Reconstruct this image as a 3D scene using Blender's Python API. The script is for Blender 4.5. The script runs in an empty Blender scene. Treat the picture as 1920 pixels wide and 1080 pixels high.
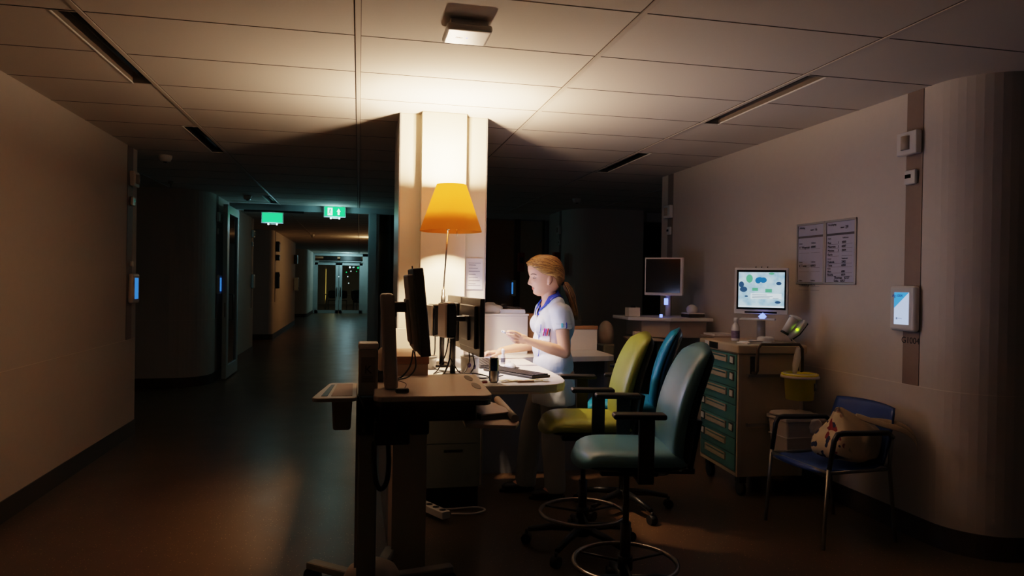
import bpy, bmesh, math, random
from mathutils import Vector, Matrix, noise
random.seed(7)
SC = bpy.context.scene
COL = SC.collection
PI = math.pi
CH = 2.618            # ceiling height
EYE = 1.45

# ------------------------------------------------------------------ helpers
def lin(h):
    h = h.lstrip('#'); c = [int(h[i:i+2], 16)/255 for i in (0, 2, 4)]
    return tuple((x/12.92 if x <= .04045 else ((x+.055)/1.055)**2.4) for x in c) + (1.0,)

def pmat(name, col, rough=.6, metal=0.0, var=.08, nscale=25.0, bump=0.0, bscale=200.0, spec=.5, coat=0.0, emit=None, estr=0.0, trans=0.0, alpha=1.0, sheen=0.0, stretch=None):
    m = bpy.data.materials.new(name); m.use_nodes = True
    nt = m.node_tree; nt.nodes.clear(); N = nt.nodes.new; L = nt.links.new
    out = N('ShaderNodeOutputMaterial'); b = N('ShaderNodeBsdfPrincipled'); L(b.outputs[0], out.inputs[0])
    c = lin(col) if isinstance(col, str) else tuple(col)
    tc = N('ShaderNodeTexCoord'); mp = N('ShaderNodeMapping'); L(tc.outputs['Object'], mp.inputs[0])
    if stretch: mp.inputs['Scale'].default_value = stretch
    nz = N('ShaderNodeTexNoise'); nz.inputs['Scale'].default_value = nscale; nz.inputs['Detail'].default_value = 3
    L(mp.outputs[0], nz.inputs[0])
    mx = N('ShaderNodeMix'); mx.data_type = 'RGBA'
    mx.inputs[6].default_value = tuple(x*(1-var) for x in c[:3]) + (1,)
    mx.inputs[7].default_value = tuple(min(1, x*(1+var)) for x in c[:3]) + (1,)
    L(nz.outputs[0], mx.inputs[0]); L(mx.outputs[2], b.inputs['Base Color'])
    b.inputs['Roughness'].default_value = rough; b.inputs['Metallic'].default_value = metal
    b.inputs['Specular IOR Level'].default_value = spec; b.inputs['Coat Weight'].default_value = coat
    b.inputs['Transmission Weight'].default_value = trans; b.inputs['Alpha'].default_value = alpha
    b.inputs['Sheen Weight'].default_value = sheen
    if emit:
        b.inputs['Emission Color'].default_value = lin(emit); b.inputs['Emission Strength'].default_value = estr
    if bump:
        n2 = N('ShaderNodeTexNoise'); n2.inputs['Scale'].default_value = bscale; n2.inputs['Detail'].default_value = 4
        L(tc.outputs['Object'], n2.inputs[0])
        bp = N('ShaderNodeBump'); bp.inputs['Strength'].default_value = bump; bp.inputs['Distance'].default_value = .002
        L(n2.outputs[0], bp.inputs['Height']); L(bp.outputs[0], b.inputs['Normal'])
    return m

def emis(name, col, s):
    m = bpy.data.materials.new(name); m.use_nodes = True; nt = m.node_tree; nt.nodes.clear()
    o = nt.nodes.new('ShaderNodeOutputMaterial'); e = nt.nodes.new('ShaderNodeEmission')
    e.inputs[0].default_value = lin(col); e.inputs[1].default_value = s; nt.links.new(e.outputs[0], o.inputs[0]); return m

class MB:
    """collects shapes, each with a material slot index, and links them as ONE mesh object"""
    def __init__(s): s.bm = bmesh.new()
    def _new(s, vs, mi, M=None, smooth=False):
        fs = set()
        for v in vs:
            if M is not None: v.co = M @ v.co
            for f in v.link_faces: fs.add(f)
        for f in fs: f.material_index = mi; f.smooth = smooth
    def box(s, c, d, rot=(0, 0, 0), mi=0, taper=None):
        r = bmesh.ops.create_cube(s.bm, size=1)['verts']
        for v in r:
            v.co = Vector((v.co.x*d[0], v.co.y*d[1], v.co.z*d[2]))
            if taper and v.co.z < 0: v.co.x *= taper; v.co.y *= taper
        M = Matrix.Translation(c) @ (Matrix.Rotation(rot[2], 4, 'Z') @ Matrix.Rotation(rot[1], 4, 'Y') @ Matrix.Rotation(rot[0], 4, 'X'))
        s._new(r, mi, M); return s
    def bx(s, x0, x1, y0, y1, z0, z1, mi=0):
        return s.box(((x0+x1)/2, (y0+y1)/2, (z0+z1)/2), (abs(x1-x0), abs(y1-y0), abs(z1-z0)), mi=mi)
    def cyl(s, p0, p1, r0, r1=None, seg=20, mi=0, smooth=True, caps=True):
        r1 = r0 if r1 is None else r1
        p0 = Vector(p0); p1 = Vector(p1); d = p1-p0
        r = bmesh.ops.create_cone(s.bm, cap_ends=caps, segments=seg, radius1=r0, radius2=r1, depth=d.length)['verts']
        M = Matrix.Translation((p0+p1)/2) @ d.to_track_quat('Z', 'Y').to_matrix().to_4x4()
        s._new(r, mi, M, smooth)
        if smooth:
            fs = {f for v in r for f in v.link_faces if len(f.verts) > 4}
            for f in fs: f.smooth = False
        return s
    def ball(s, c, r, mi=0, seg=20, rot=(0, 0, 0)):
        r = (r, r, r) if not isinstance(r, (tuple, list)) else r
        vs = bmesh.ops.create_uvsphere(s.bm, u_segments=seg, v_segments=max(8, seg*2//3), radius=1)['verts']
        M = Matrix.Translation(c) @ Matrix.Rotation(rot[2], 4, 'Z') @ Matrix.Rotation(rot[1], 4, 'Y') @ Matrix.Rotation(rot[0], 4, 'X') @ Matrix.Diagonal((r[0], r[1], r[2], 1))
        s._new(vs, mi, M, True); return s
    def cap(s, p0, p1, r0, r1, mi=0, seg=16):           # tapered capsule
        s.cyl(p0, p1, r0, r1, seg, mi); s.ball(p0, r0, mi, seg); s.ball(p1, r1, mi, seg); return s
    def tube(s, pts, r, mi=0, seg=10, closed=False):
        pts = [Vector(p) for p in pts]; n = len(pts); rings = []
        rr = r if isinstance(r, (list, tuple)) else [r]*n
        up = Vector((0, 0, 1)); prev = None
        for i, p in enumerate(pts):
            a = pts[(i-1) % n] if (closed or i > 0) else p
            b = pts[(i+1) % n] if (closed or i < n-1) else p
            t = (b-a).normalized()
            if prev is None:
                x = t.cross(up) if abs(t.z) < .9 else t.cross(Vector((1, 0, 0)))
            else: x = prev - t*prev.dot(t)
            x.normalize(); prev = x; y = t.cross(x)
            rings.append([s.bm.verts.new(p + (x*math.cos(2*PI*k/seg)+y*math.sin(2*PI*k/seg))*rr[i]) for k in range(seg)])
        m = n if closed else n-1
        for i in range(m):
            A = rings[i]; B = rings[(i+1) % n]
            for k in range(seg):
                f = s.bm.faces.new((A[k], A[(k+1) % seg], B[(k+1) % seg], B[k])); f.material_index = mi; f.smooth = True
        if not closed:
            for R_, rev in ((rings[0], True), (rings[-1], False)):
                f = s.bm.faces.new(list(reversed(R_)) if rev else R_); f.material_index = mi
        return s
    def lathe(s, prof, c=(0, 0, 0), seg=40, mi=0, M=None, closed=False):
        rings = []; c = Vector(c)
        for (r, z) in prof:
            ring = []
            for k in range(seg):
                p = Vector((r*math.cos(2*PI*k/seg), r*math.sin(2*PI*k/seg), z))
                if M is not None: p = M @ p
                ring.append(s.bm.verts.new(p+c))
            rings.append(ring)
        n = len(rings)
        for i in range(n if closed else n-1):
            for k in range(seg):
                A, B = rings[i], rings[(i+1) % n]
                f = s.bm.faces.new((A[k], A[(k+1) % seg], B[(k+1) % seg], B[k])); f.smooth = True; f.material_index = mi
        return s
    def prism(s, poly, z0, z1, mi=0, M=None):
        A = [s.bm.verts.new((x, y, z0)) for x, y in poly]; B = [s.bm.verts.new((x, y, z1)) for x, y in poly]
        if M is not None:
            for v in A+B: v.co = M @ v.co
        n = len(poly); fs = [s.bm.faces.new(list(reversed(A))), s.bm.faces.new(B)]
        for i in range(n): fs.append(s.bm.faces.new((A[i], A[(i+1) % n], B[(i+1) % n], B[i])))
        for f in fs: f.material_index = mi
        return s
    def quad(s, ps, mi=0):
        f = s.bm.faces.new([s.bm.verts.new(p) for p in ps]); f.material_index = mi; return s
    def pad(s, W, L, T, fn, mi=0, n=18, rnd=.5, wfn=None, back=.3):
        """rounded cushion: u across (-1..1), v along (0..1); fn(x, l, t) -> point"""
        F = {}; Bk = {}
        for i in range(n+1):
            for j in range(n+1):
                a = -1+2*i/n; b = -1+2*j/n
                da = a*math.sqrt(1-b*b/2); db = b*math.sqrt(1-a*a/2)
                x = a*(1-rnd)+da*rnd; y = b*(1-rnd)+db*rnd
                v = (y+1)/2; w = W/2*(wfn(v) if wfn else 1)
                e = max(0, 1-abs(a)**5)*max(0, 1-abs(b)**5)
                e = e**.4
                edge = (i in (0, n) or j in (0, n))
                F[i, j] = s.bm.verts.new(fn(x*w, v*L, T*e))
                Bk[i, j] = F[i, j] if edge else s.bm.verts.new(fn(x*w, v*L, -T*back*e))
        for i in range(n):
            for j in range(n):
                q = (F[i, j], F[i+1, j], F[i+1, j+1], F[i, j+1]); f = s.bm.faces.new(q); f.smooth = True; f.material_index = mi
                q = (Bk[i, j+1], Bk[i+1, j+1], Bk[i+1, j], Bk[i, j])
                if len(set(q)) == 4:
                    try: f = s.bm.faces.new(q); f.smooth = True; f.material_index = mi
                    except ValueError: pass
        return s
    def xf(s, M):
        for v in s.bm.verts: v.co = M @ v.co
        return s
    def build(s, name, mats, parent=None, bevel=0, seg=2, subsurf=0, recalc=True):
        if recalc: bmesh.ops.recalc_face_normals(s.bm, faces=s.bm.faces)
        me = bpy.data.meshes.new(name); s.bm.to_mesh(me); s.bm.free()
        for m in (mats if isinstance(mats, (list, tuple)) else [mats]): me.materials.append(m)
        o = bpy.data.objects.new(name, me); COL.objects.link(o)
        if parent: o.parent = parent
        if bevel:
            b = o.modifiers.new('bevel', 'BEVEL'); b.width = bevel; b.segments = seg; b.limit_method = 'ANGLE'; b.angle_limit = .7
        if subsurf:
            b = o.modifiers.new('sub', 'SUBSURF'); b.levels = b.render_levels = subsurf
        return o

def tag(o, label, cat, group=None, kind=None):
    if label: o['label'] = label
    if cat: o['category'] = cat
    if group: o['group'] = group
    if kind: o['kind'] = kind
    return o
def thing(name, label, cat, loc=(0, 0, 0), rz=0, group=None):
    o = bpy.data.objects.new(name, None); COL.objects.link(o); o.empty_display_size = .05
    o.location = loc; o.rotation_euler = (0, 0, rz); return tag(o, label, cat, group)
def struct(o): o['kind'] = 'structure'; return o
def dup(o, parent=None):
    c = o.copy(); COL.objects.link(c); c.parent = parent
    if parent: c.matrix_parent_inverse = o.matrix_parent_inverse
    for ch in list(o.children): dup(ch, c)
    return c
def evmesh(o):
    dg = bpy.context.evaluated_depsgraph_get(); dg.update()
    return bpy.data.meshes.new_from_object(o.evaluated_get(dg))
def remesh(mb, name, mats, vox, parent=None, smooth=4, factor=.5):
    o = mb.build(name+'_tmp', mats, None, recalc=False)
    r = o.modifiers.new('r', 'REMESH'); r.mode = 'VOXEL'; r.voxel_size = vox; r.use_smooth_shade = True
    if smooth:
        sm = o.modifiers.new('s', 'SMOOTH'); sm.iterations = smooth; sm.factor = factor
    me = evmesh(o); bpy.data.objects.remove(o)
    me.name = name
    n = bpy.data.objects.new(name, me); COL.objects.link(n)
    me.materials.clear()
    for m in (mats if isinstance(mats, (list, tuple)) else [mats]): me.materials.append(m)
    if parent: n.parent = parent
    return n
def text(body, size, name, mat, parent, loc, M3, bold=False, align='CENTER', shear=0):
    c = bpy.data.curves.new(name, 'FONT'); c.body = body; c.size = size; c.align_x = align; c.align_y = 'CENTER'; c.extrude = .0004; c.shear = shear
    o = bpy.data.objects.new(name+'_t', c); COL.objects.link(o)
    me = evmesh(o); bpy.data.objects.remove(o)
    me.transform(Matrix.Translation(loc) @ M3.to_4x4())
    me.materials.clear(); me.materials.append(mat)
    n = bpy.data.objects.new(name, me); COL.objects.link(n); n.parent = parent
    return n
# text orientation matrices (columns = text x, text y, text normal)
def frame3(x, y):
    x = Vector(x); y = Vector(y); z = x.cross(y)
    return Matrix((x, y, z)).transposed()
T_FACE_NY = frame3((1, 0, 0), (0, 0, 1))         # seen from -Y
T_FACE_NX = frame3((0, -1, 0), (0, 0, 1))        # on right wall, seen from -X side
def arc(cx, cy, r, a0, a1, n=10):
    return [(cx+r*math.cos(math.radians(a0+(a1-a0)*i/n)), cy+r*math.sin(math.radians(a0+(a1-a0)*i/n))) for i in range(n+1)]

# ------------------------------------------------------------------ materials
def floor_mat():
    m = pmat('vinyl_floor', '#584530', .3, spec=.4)
    nt = m.node_tree; N = nt.nodes.new; L = nt.links.new; b = nt.nodes['Principled BSDF']
    tc = nt.nodes['Texture Coordinate']
    v = N('ShaderNodeTexVoronoi'); v.inputs['Scale'].default_value = 75; L(tc.outputs['Object'], v.inputs[0])
    r = N('ShaderNodeValToRGB'); r.color_ramp.elements[0].position = .10; r.color_ramp.elements[1].position = .22
    r.color_ramp.elements[0].color = (1, 1, 1, 1); r.color_ramp.elements[1].color = (0, 0, 0, 1)
    L(v.outputs['Distance'], r.inputs[0])
    w = N('ShaderNodeTexWhiteNoise'); L(v.outputs['Color'], w.inputs[0])
    g = N('ShaderNodeMath'); g.operation = 'GREATER_THAN'; g.inputs[1].default_value = .72; L(w.outputs['Value'], g.inputs[0])
    mu = N('ShaderNodeMath'); mu.operation = 'MULTIPLY'; L(r.outputs[0], mu.inputs[0]); L(g.outputs[0], mu.inputs[1])
    old = b.inputs['Base Color'].links[0].from_socket
    mx = N('ShaderNodeMix'); mx.data_type = 'RGBA'; L(mu.outputs[0], mx.inputs[0]); L(old, mx.inputs[6]); mx.inputs[7].default_value = lin('#c4a983')
    L(mx.outputs[2], b.inputs['Base Color'])
    n2 = N('ShaderNodeTexNoise'); n2.inputs['Scale'].default_value = 3; L(tc.outputs['Object'], n2.inputs[0])
    mr = N('ShaderNodeMapRange'); mr.inputs[3].default_value = .27; mr.inputs[4].default_value = .38; L(n2.outputs[0], mr.inputs[0]); L(mr.outputs[0], b.inputs['Roughness'])
    return m
M = dict(
    floor=floor_mat(),
    wall=pmat('wall_vinyl', '#d6cdc2', .75, var=.03, bump=.25, bscale=260),
    seam=pmat('wall_seam', '#e8dfd2', .6, var=.03),
    base=pmat('skirting', '#3a3028', .45, var=.1),
    strip=pmat('taupe_strip', '#8a7b72', .6, var=.06, bump=.2),
    tile=pmat('ceiling_tile', '#d9d1c7', .9, var=.05, nscale=160, bump=.5, bscale=400),
    bar=pmat('ceiling_bar', '#cfc6bb', .5, var=.04),
    groove=pmat('ceiling_joint', '#5a5149', .9, var=.05),
    slot=pmat('slot_metal_lit', '#857a6d', .4, var=.05),
    recess=pmat('slot_metal_shaded', '#2a2722', .4, var=.1),
    rim=pmat('light_rim', '#f2ede4', .35, var=.02),
    white=pmat('white_laminate', '#ece6dc', .4, var=.02),
    whitep=pmat('white_plastic', '#e4e0da', .35, var=.02),
    cream=pmat('cream_panel', '#efe3cd', .6, var=.02),
    beige=pmat('beige_panel', '#b3a18b', .55, var=.04),
    wood=pmat('oak_veneer', '#9a7450', .5, var=.25, nscale=8, stretch=(1, 1, 14)),
    deskgrey=pmat('grey_panel', '#7e8288', .6, var=.04),
    cab=pmat('cabinet_grey_green', '#77786a', .55, var=.05),
    black=pmat('black_plastic', '#141312', .42, var=.1),
    gloss=pmat('gloss_black', '#100d0b', .15, var=.1, coat=.5),
    dark=pmat('dark_plastic', '#2a2521', .45, var=.1),
    monback=pmat('monitor_back', '#1c1815', .38, var=.1, bump=.1, bscale=500),
    cartp=pmat('cart_plastic', '#b5a797', .42, var=.04, bump=.1),
    cartmetal=pmat('cart_column', '#86827a', .5, metal=.2, var=.05),
    cartmon=pmat('cart_monitor_shell', '#5b5148', .45, var=.05),
    steel=pmat('steel', '#9a938a', .3, metal=.9, var=.05),
    darksteel=pmat('dark_steel', '#4b4743', .35, metal=.8, var=.05),
    chrome=pmat('chrome', '#c8c3bb', .12, metal=1, var=.02),
    alu=pmat('brushed_alu', '#b9b6b4', .35, metal=.35, var=.04),
    frame=pmat('white_door_frame', '#b9c6c8', .45, var=.03),
    rubber=pmat('rubber', '#0d0d0d', .6, var=.1),
    paper=pmat('paper', '#f4f0ea', .8, var=.02),
    ink=pmat('ink', '#1b1b22', .8, var=.1),
    greyink=pmat('grey_ink', '#5d5d66', .8, var=.1),
    teal_back=pmat('navy_fabric', '#12303c', .5, var=.1),
    teal=pmat('teal_vinyl', '#6699a8', .36, var=.05, bump=.15, bscale=350),
    teal2=pmat('deep_teal_vinyl', '#1f86a6', .36, var=.05, bump=.15, bscale=350),
    green=pmat('lime_vinyl', '#a8ad48', .42, var=.05, bump=.15, bscale=350),
    greenback=pmat('dark_olive', '#2e301c', .5, var=.1),
    drawer=pmat('teal_drawer', '#47797a', .45, var=.04),
    trolley=pmat('trolley_beige', '#bcae96', .5, var=.03),
    trolleyside=pmat('trolley_side', '#b8a888', .6, var=.04),
    bluechair=pmat('blue_plastic', '#2d457c', .42, var=.05, bump=.1),
    legmetal=pmat('grey_leg', '#8a857b', .35, metal=.6, var=.04),
    binw=pmat('bin_white', '#c9bfb4', .5, var=.03),
    bag=pmat('thin_plastic_bag', '#e9e2d8', .35, var=.1, nscale=40, bump=.8, bscale=60, alpha=.75),
    yellow=pmat('yellow_plastic', '#ece21a', .4, var=.03),
    redbox=pmat('red_box', '#8e1d14', .4, var=.05),
    skin=pmat('skin', '#e0a98a', .45, var=.05, nscale=12, spec=.4),
    lip=pmat('lip', '#bd6d62', .4, var=.04),
    hair=pmat('blonde_hair', '#b98c50', .38, var=.45, nscale=60, bump=.6, bscale=180),
    hairdk=pmat('blonde_hair_dark', '#7d5a34', .4, var=.4, nscale=60),
    brow=pmat('brow', '#4a3322', .6, var=.1),
    tie=pmat('hair_tie', '#101018', .6, var=.1),
    tunic=pmat('tunic_cotton', '#c6cfdb', .75, var=.04, nscale=14, bump=.5, bscale=45),
    trouser=pmat('trouser_cotton', '#a3a098', .8, var=.05, nscale=14, bump=.5, bscale=40),
    blue=pmat('royal_blue_cotton', '#1c3fb4', .7, var=.08),
    badge=pmat('teal_patch', '#4fa9c4', .6, var=.4, nscale=120),
    shoe=pmat('shoe_dark', '#1d1b1b', .5, var=.1),
    canvas=pmat('canvas', '#c8b38d', .8, var=.06, nscale=20, bump=.7, bscale=60),
    cable=pmat('cable_black', '#151311', .45, var=.1),
    cablew=pmat('cable_white', '#cfc8bd', .45, var=.05),
    screenoff=pmat('screen_off', '#050608', .12, var=.1, spec=.5),
    screen=emis('screen_glow', '#c4d2ff', 8.0),
    screen_b=emis('tablet_blue', '#4a9ae6', 1.1),
    screen_w=emis('tablet_white', '#b9ccf5', 1.2),
    tablet_far=emis('tablet_far', '#3d7fe6', 1.0),
    sign=emis('sign_green', '#25d873', 1.9),
    signw=emis('sign_white', '#d6fff0', 3.0),
    led=emis('led_green', '#b9ff1e', 3.0),
    ledb=emis('led_blue', '#6f86ff', 3.0),
    ledw=emis('led_white', '#d8f4ff', 6.0),
    warmled=emis('warm_led', '#ffcf6a', 1.0),
)
def stained_canvas():
    m = M['canvas']; nt = m.node_tree; N = nt.nodes.new; L = nt.links.new; b = nt.nodes['Principled BSDF']; tc = nt.nodes['Texture Coordinate']
    old = b.inputs['Base Color'].links[0].from_socket
    sx = N('ShaderNodeSeparateXYZ'); L(tc.outputs['Object'], sx.inputs[0])
    lt = N('ShaderNodeMapRange'); lt.inputs[1].default_value = -.01; lt.inputs[2].default_value = -.06; L(sx.outputs[0], lt.inputs[0])
    prev = old
    for sc, th, c, off in ((21, .61, '#7a2324', 0), (23, .60, '#1c2344', 5)):
        mp = N('ShaderNodeMapping'); mp.inputs['Location'].default_value = (off, off, 0); L(tc.outputs['Object'], mp.inputs[0])
        nz = N('ShaderNodeTexNoise'); nz.inputs['Scale'].default_value = sc; nz.inputs['Detail'].default_value = 1; L(mp.outputs[0], nz.inputs[0])
        g = N('ShaderNodeMath'); g.operation = 'GREATER_THAN'; g.inputs[1].default_value = th; L(nz.outputs[0], g.inputs[0])
        mu = N('ShaderNodeMath'); mu.operation = 'MULTIPLY'; L(g.outputs[0], mu.inputs[0]); L(lt.outputs[0], mu.inputs[1])
        mx = N('ShaderNodeMix'); mx.data_type = 'RGBA'; L(mu.outputs[0], mx.inputs[0]); L(prev, mx.inputs[6]); mx.inputs[7].default_value = lin(c); prev = mx.outputs[2]
    L(prev, b.inputs['Base Color'])
stained_canvas()
def glassm(name, tint, rough=.02):
    m = bpy.data.materials.new(name); m.use_nodes = True; nt = m.node_tree; nt.nodes.clear(); N = nt.nodes.new; L = nt.links.new
    o = N('ShaderNodeOutputMaterial'); t = N('ShaderNodeBsdfTransparent'); g = N('ShaderNodeBsdfGlossy'); mx = N('ShaderNodeMixShader'); fr = N('ShaderNodeFresnel')
    t.inputs[0].default_value = lin(tint); g.inputs['Roughness'].default_value = rough; fr.inputs[0].default_value = 1.5
    L(fr.outputs[0], mx.inputs[0]); L(t.outputs[0], mx.inputs[1]); L(g.outputs[0], mx.inputs[2]); L(mx.outputs[0], o.inputs[0]); return m
M['glass'] = glassm('door_glass', '#e6eeec')
M['glassdark'] = glassm('dark_glass', '#6d7472')
def shade_mat():
    m = bpy.data.materials.new('orange_shade'); m.use_nodes = True; nt = m.node_tree; nt.nodes.clear(); N = nt.nodes.new; L = nt.links.new
    o = N('ShaderNodeOutputMaterial'); d = N('ShaderNodeBsdfDiffuse'); t = N('ShaderNodeBsdfTranslucent'); mx = N('ShaderNodeMixShader')
    d.inputs[0].default_value = lin('#f7a84a'); t.inputs[0].default_value = (1, .60, .20, 1)
    nz = N('ShaderNodeTexNoise'); nz.inputs['Scale'].default_value = 300
    mx.inputs[0].default_value = .8; L(d.outputs[0], mx.inputs[1]); L(t.outputs[0], mx.inputs[2]); L(mx.outputs[0], o.inputs[0]); return m
M['shade'] = shade_mat()

# ------------------------------------------------------------------ the setting
struct(MB().bx(-9, 9, -4, 44, -.1, 0).build('floor', M['floor']))

# recessed light slots cut into the ceiling: x0, x1, y0, y1
SLOTS = [(-1.35, -1.225, 3.48, 4.66), (-1.35, -1.225, 5.88, 7.0), (2.395, 2.52, 3.48, 4.69), (2.395, 2.52, 5.89, 7.01), (-1.35, -1.225, 10.4, 11.45)]
def ceiling():
    b = MB()
    xs = sorted({-9, 9} | {s[0] for s in SLOTS} | {s[1] for s in SLOTS}); ys = sorted({-4, 44} | {s[2] for s in SLOTS} | {s[3] for s in SLOTS})
    for i in range(len(xs)-1):
        for j in range(len(ys)-1):
            cx = (xs[i]+xs[i+1])/2; cy = (ys[j]+ys[j+1])/2
            if any(s[0] < cx < s[1] and s[2] < cy < s[3] for s in SLOTS): continue
            b.quad([(xs[i], ys[j], CH), (xs[i], ys[j+1], CH), (xs[i+1], ys[j+1], CH), (xs[i+1], ys[j], CH)])
    b.bx(-9, 9, -4, 44, CH+.3, CH+.35)
    k = -6
    while -1.22+1.2*k < 8.5:
        x = -1.22+1.2*k; k += 1
        if x < -8.5: continue
        b.bx(x-.012, x+.012, -4, 44, CH-.006, CH+.004, 1)
        b.bx(x-.017, x-.012, -4, 44, CH-.0015, CH+.004, 2); b.bx(x+.012, x+.015, -4, 44, CH-.0015, CH+.004, 2)
    y = 2.869-.6*11
    while y < 43:
        segs = [(-9, 9)]
        for s in SLOTS:
            if s[2]+.05 < y < s[3]-.05:
                segs = [q for a, c in segs for q in (((a, s[0]), (s[1], c)) if a < s[0] < c else ((a, c),))]
        for a, c in segs: b.bx(a, c, y-.0035, y+.0035, CH-.0012, CH+.004, 2)
        y += .6
    o = b.build('ceiling', [M['tile'], M['bar'], M['groove']], recalc=False); return struct(o)
ceiling()
SLAB = ['left side of the ceiling nearest the camera', 'left side of the ceiling, second from the camera', 'right side of the ceiling nearest the camera', 'right side of the ceiling, second from the camera', 'left side beyond, just before the exit signs']
for i, (x0, x1, y0, y1) in enumerate(SLOTS):
    t = thing('ceiling_light', ['unlit slim recessed ceiling light at the left, nearest the camera', 'unlit slim recessed ceiling light at the left above the dark side passage',
        'unlit slim recessed ceiling light above the right wall noticeboards', 'unlit dark slim recessed ceiling light above the far end of the right wall', 'slim recessed ceiling light catching green glow before the exit signs'][i],
        'ceiling light', ((x0+x1)/2, (y0+y1)/2, CH), 0, 'slim recessed lights in the ceiling')
    w = (x1-x0)/2; l = (y1-y0)/2; b = MB()
    b.bx(-w, -w+.004, -l, l, 0, .07); b.bx(w-.004, w, -l, l, 0, .07); b.bx(-w, w, -l, -l+.004, 0, .07); b.bx(-w, w, l-.004, l, 0, .07); b.bx(-w, w, -l, l, .066, .07)
    b.build('housing', M['slot'] if i in (0, 2) else M['recess'] if i != 4 else M['frame'], t)  # light painted into housing colour: near pair lamplit, far pair shaded
    s = -1 if x0 < 0 else 1
    MB().bx(s*w-.006*(s > 0), s*w+.006*(s < 0), -l, l, -.004, .004).bx(-w, w, -l-.004, -l, -.003, .003).bx(-w, w, l, l+.004, -.003, .003).build('rim', M['rim'], t)
    MB().cyl((0, -l+.05, .035), (0, l-.05, .035), .013, seg=12).build('lamp_tube', M['dark'], t)

def wall_poly(name, poly, mat='wall', z0=0, z1=CH):
    return struct(MB().prism(poly, z0, z1).build(name, M[mat]))
def seam_and_base(path, parent, side, tagn, z=.885, h=.13):
    """thin seam ridge and skirting along an open XY path; side = +1/-1 offset to the left of travel"""
    def off(d):
        out = []
        for i, p in enumerate(path):
            a = Vector(path[max(0, i-1)]); c = Vector(path[min(len(path)-1, i+1)]); t = (c-a).normalized(); n = Vector((-t.y, t.x))*side
            out.append((p[0]+n.x*d, p[1]+n.y*d))
        return out
    inn = off(-.004)
    for nm, zz0, zz1, d, mt in (('seam', z-.0025, z+.0025, .0015, 'seam'), ('skirting', 0, h, .008, 'base')):
        b = MB(); o_ = off(d)
        for i in range(len(path)-1): b.prism([inn[i], inn[i+1], o_[i+1], o_[i]], zz0, zz1)
        ob = b.build(nm if nm == 'seam' else 'baseboard_'+tagn, M[mt], parent if nm == 'seam' else None)
        if nm == 'skirting': struct(ob)
# left wall
wl = wall_poly('wall_left', [(-2.02, -3), (-2.02, 7.15), (-2.3, 7.15), (-2.3, -3)])
seam_and_base([(-2.02, -3), (-2.02, 7.15), (-2.3, 7.15)], wl, -1, 'left')
# right wall with its rounded near corner
rp = arc(3.51, 3.43, .32, 270, 180, 12)
front = [(9, 3.11)] + rp + [(3.19, 7.15)]
wr = wall_poly('wall_right', front + [(3.5, 7.15), (3.85, 3.6), (9, 3.6)])
seam_and_base(front, wr, 1, 'right')
# left block beyond the side passage, rounded corner, corridor wall
lp = [(-9, 10.0)] + arc(-2.42, 10.45, .45, 270, 360, 12)
lfront = lp + [(-1.97, 11.7), (-2.02, 11.71), (-2.02, 14.6)]
wb = wall_poly('wall_left_far', lfront + [(-9, 14.6)])
seam_and_base(lfront, wb, 1, 'left_far')
l2 = [(-9, 17.7), (-2.2, 17.7)] + arc(-2.16, 17.85, .15, 280, 360, 6)[1:] + [(-2.01, 23.8)]
w2 = wall_poly('wall_left_corridor', l2 + [(-9, 23.8)]); seam_and_base(l2, w2, 1, 'left_corridor')
l3 = [(-9, 28.2)] + arc(-2.3, 28.55, .35, 270, 360, 8) + [(-1.95, 31.9)]
w3 = wall_poly('wall_left_end', l3 + [(-9, 31.9)]); seam_and_base(l3, w3, 1, 'left_end')
struct(MB().bx(-3.9, -3.8, 7.15, 10, 0, CH).bx(-9, -3.8, 7.0, 7.15, 0, CH).build('wall_side_passage', M['wall']))
struct(MB().bx(-4.2, -4.1, 14.6, 17.7, 0, CH).bx(-4.2, -4.1, 23.8, 28.2, 0, CH).build('wall_bay', M['wall']))
# right block beyond
rb = [(3.16, 11.7)] + [(3.16, 10.9)] + arc(3.61, 10.9, .45, 180, 270, 12) + [(4.36, 10.45)]
wrb = wall_poly('wall_right_far', rb + [(4.36, 11.7)]); seam_and_base(rb, wrb, 1, 'right_far')
struct(MB().bx(4.36, 6, 10.75, 10.85, 0, CH).bx(5.9, 6, 7.15, 10.85, 0, CH).bx(3.5, 6, 7.0, 7.15, 0, CH).build('wall_right_passage', M['wall']))
d3 = struct(MB().bx(4.42, 5.4, 10.7, 10.75, 0, 2.4).build('door_3', M['dark']))
MB().bx(4.37, 4.42, 10.68, 10.76, 0, 2.46).bx(5.4, 5.45, 10.68, 10.76, 0, 2.46).bx(4.37, 5.45, 10.68, 10.76, 2.4, 2.46).build('door_frame', M['base'], d3)
# right side of the long corridor
struct(MB().bx(.5, .7, 11.8, 44, 0, CH).build('wall_corridor_right', M['wall']))
struct(MB().bx(-9, 9, 43.5, 43.7, 0, CH).build('wall_end_lounge', M['wall']))
struct(MB().bx(-9, -8.9, -4, 44, 0, CH).bx(8.9, 9, -4, 44, 0, CH).build('wall_outer', M['wall']))
struct(MB().bx(-9, 9, -4, -3.9, 0, CH).build('wall_behind', M['wall']))

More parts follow.
